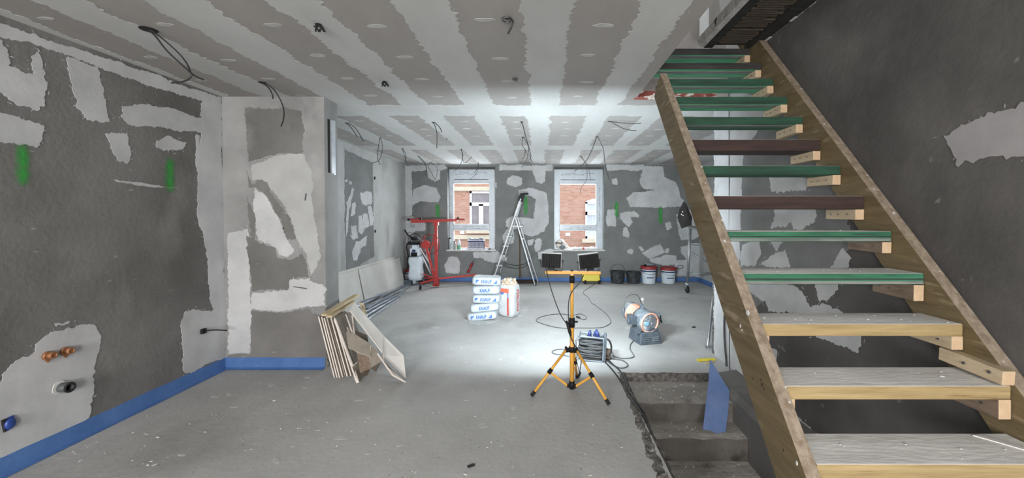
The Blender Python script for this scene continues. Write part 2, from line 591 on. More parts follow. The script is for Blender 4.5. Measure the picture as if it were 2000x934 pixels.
def patch(pts3, axis, m, parent, name='filler_patch', rough=.012, step=.011, off=.0016, seed=None, label=None, kind=None):
    """pts3: outline in space; axis: outward normal as 'x+', 'x-', 'y-', 'z+', 'z-'"""
    seed = len(bpy.data.objects) if seed is None else seed
    ax, sg = axis[0], 1 if axis[1] == '+' else -1
    if ax == 'x':
        f2 = [(p.y, p.z) for p in pts3]
        base = sum(p.x for p in pts3) / len(pts3)
        to3 = lambda a, o: Vector((base + o * sg, a.x, a.y))
    elif ax == 'y':
        f2 = [(p.x, p.z) for p in pts3]
        base = sum(p.y for p in pts3) / len(pts3)
        to3 = lambda a, o: Vector((a.x, base + o * sg, a.y))
    else:
        f2 = [(p.x, p.y) for p in pts3]
        base = sum(p.z for p in pts3) / len(pts3)
        to3 = lambda a, o: Vector((a.x, a.y, base + o * sg))
    o2 = ragged(f2, rough, step, seed)
    n = len(o2)
    tris = geometry.tessellate_polygon([[Vector((p.x, p.y, 0)) for p in o2]])
    off += (seed % 7) * .0001
    mb = MB()
    mb.add([to3(p, off) for p in o2], [tuple(t) for t in tris])
    mb.add([to3(p, off) for p in o2] + [to3(p, -.002) for p in o2], [(i, (i + 1) % n, n + (i + 1) % n, n + i) for i in range(n)])
    if rough >= .011 and nm_flecks(name):
        # loose slivers the trowel dragged past the rim
        rnd = random.Random(seed + 5)
        for i in range(0, n, 3):
            if rnd.random() < .45:
                continue
            p = o2[i]
            t = (o2[(i + 1) % n] - o2[i - 1])
            if t.length < 1e-6:
                continue
            t.normalize()
            q = Vector((p.x + rnd.gauss(0, rough * 1.3), p.y + rnd.gauss(0, rough * 1.3)))
            l, w_ = rnd.uniform(.004, .018), rnd.uniform(.0012, .004)
            d_ = Vector((-t.y, t.x)) if rnd.random() < .6 else t
            e_ = Vector((-d_.y, d_.x))
            mb.add([to3(q - d_ * l, off * .7), to3(q + e_ * w_, off * .7), to3(q + d_ * l, off * .7), to3(q - e_ * w_, off * .7)], [(0, 1, 2, 3)])
    o = mb.build(name, m, parent)
    # make sure the face looks outwards
    nv = {'x': Vector((sg, 0, 0)), 'y': Vector((0, sg, 0)), 'z': Vector((0, 0, sg))}[ax]
    me = o.data
    s = sum(p.normal.dot(nv) * p.area for p in me.polygons)
    if s < 0:
        me.flip_normals()
    if label:
        o['label'] = label
    if kind:
        o['kind'] = kind
    return o


def crop(pts, ox, oy, s):
    return [(ox + x / s, oy + y / s) for x, y in pts]
# ================================================================== the setting
XL, XR, XFAR, YB, HC = -3.12, 1.85, 3.57, 8.72, 2.655
YCOL, YEND, XCOL = 3.75, 4.17, -2.135
HOLE_X, HOLE_Y, HOLE_Y0 = .74, 3.64, 1.15
CE_X, CE_Y = .92, 3.83                       # edge of the ceiling opening
FOUND = 1.6

fl = MB()
fl.box(((XL + HOLE_X) / 2 - .1, (REAR_Y + YB) / 2, -.11), (HOLE_X - XL + .2, YB - REAR_Y + .4, .22))
fl.box(((HOLE_X + XFAR) / 2 + .1, (HOLE_Y + YB) / 2 + .1, -.11), (XFAR - HOLE_X + .2, YB - HOLE_Y + .2, .22))
fl.box(((HOLE_X + XR) / 2 + .1, (REAR_Y + HOLE_Y0) / 2 - .1, -.11), (XR - HOLE_X + .2, HOLE_Y0 - REAR_Y + .2, .22))
floor = struct(fl, 'floor', 'floor', 'grey dusty screed floor')

cl = MB()
cl.box(((XL + CE_X) / 2 - .1, (REAR_Y + CE_Y) / 2 - .1, HC + .15), (CE_X - XL + .2, CE_Y - REAR_Y + .2, .30))
cl.box(((XL + XFAR) / 2, (CE_Y + YB) / 2 + .15, HC + .15), (XFAR - XL + .4, YB - CE_Y + .3, .30))
ceiling = struct(cl, 'ceiling', 'board_bare', 'plasterboard ceiling with filled joints')

w = MB()
w.box((XL - .15, (REAR_Y + YB) / 2, 1.33), (.3, YB - REAR_Y + .6, 3.2))
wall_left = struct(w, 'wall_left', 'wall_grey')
w = MB()
w.box(((XL - .02 + XCOL) / 2, (YCOL + 3.985) / 2, HC / 2), (XCOL - XL + .04, .235, HC))
wall_stub = struct(w, 'wall_stub', 'stub_render', 'short return wall jutting from the left wall')
# alcove wall beyond the stub is pale
w = MB()
w.add([(XL + .004, 3.985, 0), (XL + .004, YB, 0), (XL + .004, YB, HC), (XL + .004, 3.985, HC),
       (XL - .01, 3.985, 0), (XL - .01, YB, 0), (XL - .01, YB, HC), (XL - .01, 3.985, HC)],
      [(0, 1, 2, 3), (4, 5, 6, 7), (0, 1, 5, 4), (2, 3, 7, 6), (1, 2, 6, 5), (3, 0, 4, 7)])
alcove = w.build('pale_plaster_coat', 'light_render', wall_left)

# back wall with two window openings
WINS = []
for (x0, x1) in ((874, 967.5), (1082, 1179)):
    a, b = aty(x0, 326, YB), aty(x1, 489, YB)
    WINS.append((a.x, b.x, b.z, a.z))
w = MB()
xs = [XL - .3, WINS[0][0], WINS[0][1], WINS[1][0], WINS[1][1], XFAR + .3]
T_B = .34
for i in (0, 2, 4):
    w.box(((xs[i] + xs[i + 1]) / 2, YB + T_B / 2, 1.33), (xs[i + 1] - xs[i], T_B, 3.2))
for i in (1, 3):
    k = WINS[(i - 1) // 2]
    w.box(((xs[i] + xs[i + 1]) / 2, YB + T_B / 2, (k[2] - .27) / 2), (xs[i + 1] - xs[i], T_B, k[2] + .27))
    w.box(((xs[i] + xs[i + 1]) / 2, YB + T_B / 2, (k[3] + 2.93) / 2), (xs[i + 1] - xs[i], T_B, 2.93 - k[3]))
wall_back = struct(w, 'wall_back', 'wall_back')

w = MB()
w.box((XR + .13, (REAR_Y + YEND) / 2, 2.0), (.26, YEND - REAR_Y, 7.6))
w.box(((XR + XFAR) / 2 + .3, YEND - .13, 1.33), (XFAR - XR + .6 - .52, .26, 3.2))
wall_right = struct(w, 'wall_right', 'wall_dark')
w = MB()
w.box((XFAR + .15, (YEND + YB) / 2, 1.33), (.3, YB - YEND + .6, 3.2))
wall_far = struct(w, 'wall_right_far', 'light_render', 'pale wall at the far right of the room')

# front wall behind the camera with two window openings
w = MB()
fx = [XL - .3, -2.55, -1.25, -.1, 1.2, XR + .3]
for i in (0, 2, 4):
    w.box(((fx[i] + fx[i + 1]) / 2, REAR_Y - .17, 2.5), (fx[i + 1] - fx[i], .34, 5.6))
for i in (1, 3):
    w.box(((fx[i] + fx[i + 1]) / 2, REAR_Y - .17, .23), (fx[i + 1] - fx[i], .34, 1.0))
    w.box(((fx[i] + fx[i + 1]) / 2, REAR_Y - .17, 3.9), (fx[i + 1] - fx[i], .34, 2.8))
wall_front = struct(w, 'wall_front', 'light_render')

# upper storey seen through the stair opening
w = MB()
w.box(((CE_X + XR) / 2 - .9, 4.62, 4.1), (4.0, .2, 2.3))
w.box((-1.0, 1.5, 4.1), (.2, 6.2, 2.3))
w.box(((CE_X + XR) / 2 - .9, REAR_Y + 1.6, 4.1), (4.0, .2, 2.3))
wall_upper = struct(w, 'wall_upper', 'upper_wall', 'upper storey wall above the stair opening')
w = MB()
w.box((.4, 1.5, 5.45), (3.6, 6.4, .2))
struct(w, 'ceiling_upper', 'upper_wall', 'upper storey ceiling over the stair')
a, b = aty(1372, 78, 4.5), aty(1412, -60, 4.5)
w = MB()
w.box(((a.x + b.x) / 2 + .05, 4.49, (a.z + b.z) / 2), (b.x - a.x + .2, .05, b.z - a.z))
w.build('pale_panel', 'upper_pale', wall_upper)
w = MB()
w.box((b.x + .35, 4.48, (a.z + b.z) / 2 + .1), (.03, .04, b.z - a.z))
w.build('door_post', 'wood_brown', wall_upper)

# basement stair of rough concrete under the floor opening
bs = thing('basement_stair', 'rough brown concrete steps going down through the floor opening', 'stairs', (1.2, HOLE_Y, 0))


def rough_box(x0, x1, y0, y1, z0, z1, seed, nx=10, ny=4, amp=.008):
    bm = bmesh.new()
    bmesh.ops.create_grid(bm, x_segments=nx, y_segments=ny, size=.5)
    me_v = []
    off = Vector((seed * 7.3, seed * 1.7, 0))
    top = {}
    for v in bm.verts:
        x = x0 + (v.co.x + .5) * (x1 - x0)
        y = y0 + (v.co.y + .5) * (y1 - y0)
        ed = abs(y - y0) < 1e-4
        z = z1 + noise.noise(Vector((x, y, 0)) * 9 + off) * amp - (.012 * random.random() if ed else 0)
        if ed:
            y += noise.noise(Vector((x * 14, seed, 0))) * .014
        v.co = (x, y, z)
    edges = [e for e in bm.edges if e.is_boundary]
    r = bmesh.ops.extrude_edge_only(bm, edges=edges)
    for g in r['geom']:
        if isinstance(g, bmesh.types.BMVert):
            g.co.z = z0
    bmesh.ops.recalc_face_normals(bm, faces=bm.faces)
    me = bpy.data.meshes.new('step')
    bm.to_mesh(me)
    bm.free()
    o = bpy.data.objects.new('step', me)
    COL.objects.link(o)
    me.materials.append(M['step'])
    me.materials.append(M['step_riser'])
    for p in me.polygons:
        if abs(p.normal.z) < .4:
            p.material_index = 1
    return o


nos = [(3.64, 3.20, -.078), (3.21, 2.965, -.235), (2.97, 2.73, -.42)]
y, z = 2.73, -.42
for k in range(6):
    nos.append((y + .005, y - .235, z - .185))
    y -= .235
    z -= .185
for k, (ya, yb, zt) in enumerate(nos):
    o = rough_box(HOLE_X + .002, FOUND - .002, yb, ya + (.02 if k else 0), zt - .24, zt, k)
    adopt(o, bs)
# stairwell sides below the floor
w = MB()
w.box((HOLE_X - .10, 2.2, -1.12), (.2, 3.4, 1.80))
w.box((1.3, HOLE_Y + .10, -1.0), (1.3, .2, 1.58))
w.box((1.3, .95, -1.1), (1.3, .2, 1.76))
w.box((1.3, 2.3, -2.0), (1.4, 3.4, .1))
ws = struct(w, 'wall_stairwell', 'step', 'rough walls of the basement stairwell')
# foundation of the right wall with a sloping mortar fillet
w = MB()
w.prism([(FOUND, HOLE_Y0, -2.0), (FOUND, HOLE_Y0, -.05), (FOUND + .04, HOLE_Y0, -.005), (XR + .02, HOLE_Y0, .03), (XR + .02, HOLE_Y0, -2.0)], (0, HOLE_Y - HOLE_Y0, 0))
w.build('mortar_footing', 'wall_grey', wall_right)

# ragged broken screed edge along the opening
def broken_edge():
    bm = bmesh.new()
    ys = [HOLE_Y0 + (HOLE_Y - HOLE_Y0) * i / 110 for i in range(111)]
    rows = []
    for i, yy in enumerate(ys):
        t = 1 - i / 110
        row = []
        wdt = .035 + .13 * (t ** .8) + noise.noise(Vector((yy * 9, 0, 0))) * .02
        for j in range(8):
            u = j / 7
            x = HOLE_X + .07 - (1 - u) * (wdt + .05) + noise.noise(Vector((yy * 22, j * 3, 0))) * .016
            z = .006 - u * .004 - max(0, u - .45) * .15 + noise.noise(Vector((yy * 30, u * 9, 5))) * .014 * (u > .02)
            if j == 0:
                z = -.004
            if j == 7:
                z = -.34
                x = HOLE_X + .03
            row.append(bm.verts.new((x, yy, z)))
        rows.append(row)
    for a, b in zip(rows, rows[1:]):
        for j in range(7):
            bm.faces.new((a[j], a[j + 1], b[j + 1], b[j]))
    me = bpy.data.meshes.new('broken_screed_edge')
    bmesh.ops.recalc_face_normals(bm, faces=bm.faces)
    bm.to_mesh(me)
    bm.free()
    me.materials.append(M['rough_edge'])
    o = bpy.data.objects.new('broken_screed_edge', me)
    COL.objects.link(o)
    o.parent = floor
    o['label'] = 'ragged dark broken edge of the screed'


broken_edge()

# ------------------------------------------------------------------ ceiling: white bands between bare strips
def band(x0, x1, y0, y1, seed, mt='filler_warm', nm='joint_compound_band'):
    """white compound strip running away from the viewer, with ragged long edges"""
    pts = [Vector((x0, y0, HC)), Vector((x1, y0, HC)), Vector((x1, y1, HC)), Vector((x0, y1, HC))]
    return patch(pts, 'z-', mt, ceiling, nm, rough=.022, step=.016, off=.0012, seed=seed)


def section(darks, y0, y1, xa, xb, seed):
    prev = xa
    for i, (a, b) in enumerate(darks + [(xb, xb)]):
        if a - prev > .02:
            band(prev, a, y0, y1, seed + i * 7)
        prev = b


d1 = [(-3.04, -2.74), (-2.47, -2.15), (-1.82, -1.47), (-1.2, -.82), (-.51, -.12), (.165, .54)]
section(d1, REAR_Y, 4.10, XL - .02, .80, 11)
d2 = [(-3.05, -2.68), (-2.4, -2.08), (-1.78, -1.44), (-1.17, -.80), (-.50, -.19), (.09, .51), (.77, 1.16), (1.38, 1.76), (2.02, 2.4), (2.66, 3.04)]
section(d2, 4.40, 6.45, XL, XFAR, 211)
d3 = [(-2.98, -2.66), (-2.35, -2.05), (-1.7, -1.4), (-1.14, -.80), (-.52, -.26), (.04, .38), (.7, 1.05), (1.27, 1.75), (1.95, 2.32), (2.6, 3.0)]
section(d3, 6.70, 8.66, XL, XFAR, 411)


def cross(y0, y1, xa, xb, seed):
    patch([Vector((xa, y0, HC)), Vector((xb, y0, HC)), Vector((xb, y1, HC)), Vector((xa, y1, HC))], 'z-', 'filler_warm', ceiling, 'joint_compound_band', rough=.02, step=.022, off=.0022, seed=seed)


cross(4.04, 4.47, XL, XFAR, 5)
cross(6.38, 6.76, XL, XFAR, 6)
cross(8.62, 8.73, XL, XFAR, 8)
for seed, (dd, ys) in enumerate(((d1, [1.3, 1.83, 2.32, 2.83, 3.3, 3.76]), (d2, [4.75, 5.15, 5.6, 6.1]), (d3, [7.0, 7.5, 8.0, 8.4]))):
    for i, (a, b) in enumerate(dd):
        for yy in ys:
            rx, ry = .045 + random.random() * .025, .016 + random.random() * .010
            cx, cy = (a + b) / 2 + random.uniform(-.03, .03), yy + random.uniform(-.05, .05)
            if cy > HC * 10:
                continue
            pts = [Vector((cx + rx * math.cos(t * math.pi / 5), cy + ry * math.sin(t * math.pi / 5) * (1 + .4 * random.random()), HC)) for t in range(10)]
            patch(pts, 'z-', 'filler_thin', ceiling, 'filled_screw_spot', rough=.006, step=.02, off=.001)

# dark broken face of the screed above the first step
w = MB()
for i in range(17):
    x0_ = HOLE_X - .02 + i * .066
    w.box((x0_ + .03, HOLE_Y - .006 - random.random() * .012, -.043), (.068, .03, .078 + random.random() * .01), Matrix.Rotation(random.uniform(-.06, .06), 3, 'Z'))
o = w.build('broken_screed_face', 'rough_edge', floor)
o['kind'] = 'stuff'
# rusty beam at the far edge of the opening
w = MB()
w.box((1.30, CE_Y - .005, HC + .035), (.80, .05, .075))
w.box((1.30, CE_Y - .03, HC + .005), (.80, .06, .012))
tag(w.build('iron_beam', 'rust', None, bevel=.004), 'rusty red iron beam with peeling white plaster behind the upper treads', 'beam')

# landing slab overhead on the right with its peeling edge board
ld = thing('landing', 'old dark landing underside with laths and peeling edge board above the staircase', 'landing', (1.62, 1.5, 2.96))
w = MB()
w.box((1.62, 1.45, 3.005), (.44, 3.80, .06))
w.build('joist_deck', 'soffit', ld)
w = MB()
w.prism([(1.395, -.4, 2.955), (1.36, -.4, 2.97), (1.36, -.4, 3.05), (1.40, -.4, 3.05)], (0, 3.76, 0))
w.build('edge_board', 'peel', ld)
w = MB()
w.box((1.43, 1.45, 2.965), (.07, 3.8, .03))
w.build('edge_batten', 'wood_black', ld)
for i in range(118):
    w = MB()
    yy = -.4 + i * .0315
    if random.random() < .10:
        continue
    a, b = 1.47 + random.random() * .03, 1.72 + random.random() * .03
    if random.random() < .3:
        b -= random.random() * .12
    w.box(((a + b) / 2, yy, 2.969), (b - a, .019, .012))
    w.build('lath', 'lath', ld)
w = MB()
for i in range(60):
    y0 = -.4 + i * .063
    zz = 2.955 + noise.noise(Vector((i * .6, 0, 0))) * .008
    w.box((XR - .012, y0 + .03, zz), (.02, .064, .016 + random.random() * .012))
w.build('ceiling_wall_plaster_line', 'plaster_chip', ld)['kind'] = 'stuff'
w = MB()
w.box((XR - .06, 1.45, 2.962), (.10, 3.78, .04))
w.build('wall_plate', 'wood_black', ld)

# ------------------------------------------------------------------ patches of filler on the walls
def pl(pts, where, val, mt='filler', parent=None, rough=.012, nm='filler_patch', step=.011, off=.0016):
    if where == 'x':
        p3 = [atx(x, y, val) for x, y in pts]
        return patch(p3, 'x+' if val < 0 else 'x-', mt, parent, nm, rough, step, off)
    p3 = [aty(x, y, val) for x, y in pts]
    return patch(p3, 'y-', mt, parent, nm, rough, step, off)


def zt(c):   # clip above the ceiling / under the floor
    return c


L = XL + .001
for pts in (
    [(-900, -260), (430, 190), (431, 203), (395, 197), (362, 188), (330, 178), (295, 168), (265, 158), (235, 147), (205, 135), (192, 130), (135, 110), (75, 92), (40, 82), (0, 68), (-900, -230)],
    [(395, 193), (431, 190), (442, 699), (400, 713), (376, 729), (358, 724), (357, 683), (350, 635), (363, 610), (380, 606), (416, 605), (406, 551), (406, 511), (397, 460), (384, 420), (387, 370), (383, 300), (392, 262)],
    [(-60, 40), (0, 76), (14, 98), (15, 130), (40, 142), (65, 150), (90, 160), (93, 175), (86, 205), (73, 215), (30, 205), (0, 180), (-60, 160)],
    [(62, 112), (77, 95), (84, 120), (91, 160), (70, 152), (60, 128)],
    [(133, 111), (192, 132), (206, 176), (213, 236), (172, 234), (150, 210), (143, 175), (138, 145)],
    [(237, 208), (270, 204), (302, 206), (362, 221), (396, 234), (396, 262), (327, 251), (252, 244), (236, 229)],
    [(207, 265), (250, 259), (259, 302), (249, 316), (231, 312), (219, 292)],
    [(306, 279), (327, 265), (350, 272), (365, 279), (352, 294), (322, 294), (306, 289)],
    [(-300, 130), (0, 218), (88, 246), (73, 290), (0, 277), (-300, 262)],
    [(-200, 900), (1, 746), (12, 729), (30, 705), (60, 690), (72, 669), (99, 651), (138, 639), (162, 632), (186, 639), (201, 655), (192, 699), (183, 744), (178, 808), (156, 826), (99, 856), (60, 873), (0, 897), (-200, 970)],
    [(106, 633), (137, 627), (133, 633), (108, 639)],
):
    pl(pts, 'x', L, 'filler', wall_left)
for pts in ([(222, 350), (280, 358), (345, 366), (345, 369), (280, 364), (226, 355)], [(383, 262), (389, 265), (388, 318), (383, 315)]):
    pl(pts, 'x', L, 'filler', wall_left, rough=.006)

# the dark areas left on the stub wall
for pts in (
    crop([(155, 420), (230, 424), (300, 420), (380, 430), (383, 590), (350, 600), (290, 595), (240, 605), (170, 628)], 400, 0, 1.988),
    [(482, 333), (493, 360), (510, 352), (523, 352), (526, 375), (551, 402), (566, 428), (577, 467), (562, 468), (545, 425), (530, 400), (515, 375), (497, 364), (488, 367)],
    [(484, 383), (490, 400), (498, 430), (500, 475), (489, 475), (486, 430)],
    crop([(160, 0), (200, 20), (270, 50), (280, 85), (330, 90), (375, 65), (405, 165), (330, 168), (320, 205), (250, 205), (180, 215), (175, 150)], 400, 460, 1.97),
):
    pl(pts, 'y', YCOL, 'wall_grey', wall_stub, nm='bare_render_patch')
pl([(445, 694), (488, 690), (490, 607), (550, 612), (603, 602), (610, 612), (640, 618), (634, 600), (640, 715), (445, 715)], 'y', YCOL, 'wall_grey', wall_stub, nm='bare_render_patch')
pl([(567, 546), (604, 544), (603, 556), (585, 560), (566, 556)], 'y', YCOL - .003, 'filler', wall_stub)

for pts in ([(445, 455), (486, 445), (486, 480), (489, 569), (490, 604), (488, 688), (447, 694)],
            [(492, 573), (562, 566), (570, 550), (604, 548), (634, 560), (634, 596), (603, 600), (550, 609), (492, 604)],
            [(497, 368), (514, 378), (532, 402), (545, 430), (560, 468), (576, 488), (562, 502), (545, 500), (537, 483), (505, 469), (500, 440), (493, 400)]):
    pl(pts, 'y', YCOL, 'filler', wall_stub)
pl([(492, 322), (546, 303), (592, 302), (608, 330), (612, 420), (628, 500), (606, 540), (598, 492), (578, 462), (568, 428), (552, 400), (528, 372), (522, 354), (510, 350), (494, 352)], 'y', YCOL, 'light_render', wall_stub)
pl([(633, 200), (656, 212), (656, 700), (638, 722)], 'x', XCOL, 'filler', wall_stub, rough=.006)
Bc = (760, 290, 3.012)
for pts in (
    [(60, 98), (330, 98), (345, 118), (310, 128), (230, 128), (135, 133), (133, 250), (138, 330), (135, 400), (215, 440), (210, 480), (150, 490), (120, 640), (60, 640)],
    [(150, 235), (210, 212), (280, 235), (303, 290), (290, 318), (190, 310), (140, 335), (130, 300)],
    [(225, 128), (300, 128), (298, 180), (270, 195), (230, 175)],
    [(695, 180), (730, 155), (785, 175), (780, 210), (745, 230), (715, 222), (695, 205)],
    [(840, 130), (915, 130), (918, 190), (900, 207), (860, 195)],
    [(765, 245), (845, 232), (920, 260), (940, 340), (935, 440), (915, 490), (840, 518), (770, 500), (775, 470), (710, 478), (690, 460), (690, 420), (720, 400), (850, 412), (862, 300), (830, 280), (760, 275)],
    [(690, 480), (735, 465), (735, 560), (680, 565), (665, 520)],
    [(855, 540), (875, 528), (895, 530), (895, 570), (890, 600), (865, 608), (853, 580)],
    [(875, 610), (960, 590), (966, 610), (900, 640), (895, 665), (880, 650)],
    [(815, 540), (850, 535), (840, 570), (815, 572)],
    [(622, 203), (634, 203), (634, 230), (622, 228)],
    [(325, 690), (350, 640), (400, 635), (418, 680), (410, 735), (335, 735)],
    [(495, 612), (640, 610), (690, 640), (690, 660), (610, 675), (560, 660), (540, 640), (497, 645)],
    [(650, 98), (960, 98), (960, 128), (920, 132), (860, 128), (800, 132), (720, 128), (650, 132)],
    [(1275, 98), (1500, 98), (1500, 125), (1460, 132), (1350, 128), (1280, 134)],
):
    pl(crop(pts, *Bc), 'y', YB, 'filler', wall_back, rough=.014)
Bd = (1180, 300, 3.593)
for pts in (
    [(55, 180), (90, 170), (92, 215), (62, 215)],
    [(275, 90), (415, 90), (420, 160), (500, 200), (530, 270), (535, 315), (560, 330), (550, 370), (430, 380), (180, 375), (155, 315), (200, 275), (355, 258), (270, 245), (248, 200), (262, 140)],
    [(25, 395), (85, 392), (80, 513), (20, 510), (12, 450)],
    [(110, 420), (150, 408), (215, 405), (245, 430), (240, 450), (185, 440), (200, 480), (175, 515), (140, 490), (112, 460)],
    [(130, 520), (155, 508), (175, 560), (170, 592), (135, 580)],
    [(425, 490), (460, 477), (480, 520), (440, 538)],
    [(505, 430), (560, 395), (700, 400), (700, 560), (630, 600), (540, 612), (520, 540)],
    [(535, 660), (570, 645), (700, 640), (700, 780), (640, 790), (535, 700)],
    [(160, 680), (185, 665), (208, 680), (195, 705), (162, 700)],
    [(243, 655), (262, 648), (283, 675), (262, 685)],
    [(265, 695), (390, 632), (412, 665), (425, 690), (370, 720), (320, 745)],
    [(425, 670), (460, 660), (455, 700), (425, 698)],
    [(320, 745), (430, 712), (505, 715), (510, 750), (700, 745), (760, 870), (500, 858), (495, 780), (350, 790)],
    [(800, 60), (1000, 60), (1000, 200), (780, 240), (770, 120)],
):
    pl(crop(pts, *Bd), 'y', YB, 'filler', wall_back, rough=.014)

# rear part of the left wall: dark sheet with white dabs on it
L2 = XL + .0055
pl([(673, 291), (700, 305), (728, 318), (729, 400), (731, 500), (677, 535), (674, 440)], 'x', L2, 'wall_back', wall_left, nm='bare_render_patch')
Cc = (400, 0, 1.988)
for pts in (
    crop([(604, 750), (628, 742), (650, 747), (648, 790), (625, 800), (608, 790)], *Cc), crop([(570, 788), (585, 785), (585, 832), (568, 838)], *Cc),
    crop([(594, 840), (608, 835), (617, 880), (612, 908), (596, 900)], *Cc), crop([(612, 835), (632, 832), (640, 880), (618, 890)], *Cc),
    crop([(632, 800), (645, 795), (656, 850), (652, 882), (643, 878)], *Cc), crop([(568, 880), (590, 872), (592, 925), (575, 930)], *Cc),
    crop([(549, 790), (572, 728), (579, 735), (565, 800), (555, 870), (549, 920)], *Cc), crop([(545, 692), (555, 690), (556, 705), (546, 706)], *Cc),
    crop([(562, 702), (573, 706), (571, 718), (562, 714)], *Cc),
    crop([(567, 60), (580, 25), (625, 0), (620, 40), (600, 50), (585, 100), (572, 92)], 400, 460, 1.97),
    crop([(560, 0), (585, -10), (588, 10), (566, 14)], 400, 460, 1.97),
):
    pl(pts, 'x', L2 + .004, 'filler', wall_left, rough=.02)

# right wall
Rx = XR - .001
pl([(1395, 100), (1500, 150), (1580, 230), (1620, 330), (1660, 440), (1655, 520), (1600, 552), (1520, 556), (1480, 600), (1468, 730), (1440, 760), (1395, 720)], 'x', Rx, 'wall_back', wall_right, rough=.03, nm='lighter_render_area', off=.0004)
Ca, Cb = (1200, 0, 1.988), (1200, 464, 1.988)
for pts in (
    [(1848, 272), (1870, 255), (2010, 195), (2300, 90), (2300, 280), (2010, 303), (1940, 305), (1900, 325), (1867, 328), (1857, 300)],
    [(1395, 160), (1432, 160), (1497, 205), (1488, 245), (1452, 290), (1447, 400), (1445, 540), (1460, 620), (1465, 690), (1455, 730), (1437, 742), (1424, 734), (1395, 706)],
    crop([(600, 690), (700, 683), (745, 700), (742, 745), (608, 745)], *Ca),
    crop([(612, 790), (720, 800), (782, 800), (785, 850), (760, 885), (700, 887), (690, 850), (660, 885), (608, 885), (625, 840)], *Ca),
    crop([(498, 30), (560, 10), (568, 60), (550, 110), (490, 112), (488, 60)], *Cb),
    crop([(605, 8), (665, 6), (630, 55)], *Cb),
    crop([(560, 105), (600, 75), (665, 45), (685, 112), (640, 120)], *Cb),
    crop([(840, 115), (862, 70), (885, 45), (918, 80), (910, 118)], *Cb),
    crop([(522, 175), (590, 178), (640, 170), (700, 190), (745, 230), (760, 265), (830, 262), (890, 298), (600, 292), (585, 250), (530, 215)], *Cb),
    crop([(780, 178), (870, 178), (850, 220), (830, 260), (795, 252)], *Cb),
    crop([(750, 368), (960, 370), (945, 447), (900, 430), (830, 400)], *Cb),
    crop([(482, 565), (508, 555), (530, 600), (550, 668), (490, 632)], *Cb),
    crop([(598, 422), (632, 440), (626, 482), (600, 440)], *Cb),
    crop([(700, 690), (760, 740), (820, 790), (740, 790)], *Cb),
):
    pl(pts, 'x', Rx, 'filler_grey' if pts[0][0] > 1800 else 'filler', wall_right, rough=.014)

pl([(1385, -60), (1480, -60), (1480, 90), (1385, 110)], 'x', Rx, 'upper_pale', wall_right, nm='pale_upper_coat', rough=.002)
pl([(1438, -60), (1443, -60), (1443, 60), (1438, 60)], 'x', Rx - .004, 'wood_brown', wall_right, nm='dark_post', rough=.001)
# fluorescent spray marks
def spray(x0, x1, y0, y1, where, val, parent):
    cx = (x0 + x1) / 2
    n = 14
    fn = (lambda x, y: atx(x, y, val)) if where == 'x' else (lambda x, y: aty(x, y, val))
    off = Vector((.006, 0, 0)) if where == 'x' else Vector((0, -.006, 0))
    vs, fs, us = [], [], []
    for i in range(n + 1):
        t = i / n
        y = y0 + (y1 - y0) * t
        for x, u in ((x0, 0), (cx, 1), (x1, 0)):
            vs.append(fn(x, y) + off)
            us.append((u * min(1, 5 * min(t, 1 - t) + .15), t))
    for i in range(n):
        for j in range(2):
            fs.append((i * 3 + j, i * 3 + j + 1, i * 3 + 4 + j, i * 3 + 3 + j))
    me = bpy.data.meshes.new('green_spray_mark')
    me.from_pydata(vs, [], fs)
    uvl = me.uv_layers.new(name='UVMap')
    for lp in me.loops:
        uvl.data[lp.index].uv = us[lp.vertex_index]
    me.materials.append(M['fluo'])
    o = bpy.data.objects.new('green_spray_mark', me)
    COL.objects.link(o)
    o.parent = parent
    o['label'] = 'fluorescent green sprayed mark'


spray(22, 62, 278, 366, 'x', XL, wall_left)
spray(317, 344, 306, 378, 'x', XL, wall_left)
for x, a, b in ((855, 398, 428), (1027, 381, 423), (1204, 392, 426), (1290, 402, 440)):
    spray(x - 6, x + 6, a, b, 'y', YB, wall_back)

# ------------------------------------------------------------------ blue membrane band at the foot of the walls
def foot_band(name, pts, h=.105, nrm=None):
    """pts: floor polyline; a coat turned 6 cm onto the floor"""
    mb = MB()
    vs, fs = [], []
    n = 0
    allp = []
    for (a, b) in zip(pts, pts[1:]):
        k = max(2, int((Vector(b) - Vector(a)).length / .12))
        for i in range(k):
            allp.append(Vector(a).lerp(Vector(b), i / k))
    allp.append(Vector(pts[-1]))
    for i, p in enumerate(allp):
        t = (allp[min(i + 1, len(allp) - 1)] - allp[max(i - 1, 0)]).normalized()
        q = Vector((t.y, -t.x, 0))            # towards the room when walked clockwise
        wv = noise.noise(Vector((i * .5, len(pts), 0))) * .006
        vs += [p + q * .001 + Vector((0, 0, h + wv)), p + q * .006 + Vector((0, 0, h + wv - .004)), p + q * .008 + Vector((0, 0, .02)), p + q * .022 + Vector((0, 0, .008)), p + q * (.055 + wv) + Vector((0, 0, .003))]
    for i in range(len(allp) - 1):
        for j in range(4):
            fs.append((i * 5 + j, (i + 1) * 5 + j, (i + 1) * 5 + j + 1, i * 5 + j + 1))
    mb.add(vs, fs, True)
    return struct(mb, name, 'blue_band', 'blue waterproofing band at the wall foot')


foot_band('baseboard_left', [(XL, REAR_Y, 0), (XL, YCOL, 0)])
foot_band('baseboard_stub', [(XL, YCOL, 0), (XCOL, YCOL, 0)])
foot_band('baseboard_left_far', [(XL, 4.0, 0), (XL, YB, 0)], .08)
foot_band('baseboard_back', [(XL, YB, 0), (XFAR, YB, 0)], .085)
foot_band('baseboard_right_far', [(XFAR, YB, 0), (XFAR, YEND, 0)], .085)

# ------------------------------------------------------------------ marks on the floor
def floor_patch(pts, mt, nm, rough=.012, label=None, off=.0015):
    p3 = [atz(x, y) for x, y in pts]
    return patch(p3, 'z+', mt, floor, nm, rough, .018, off, label=label)


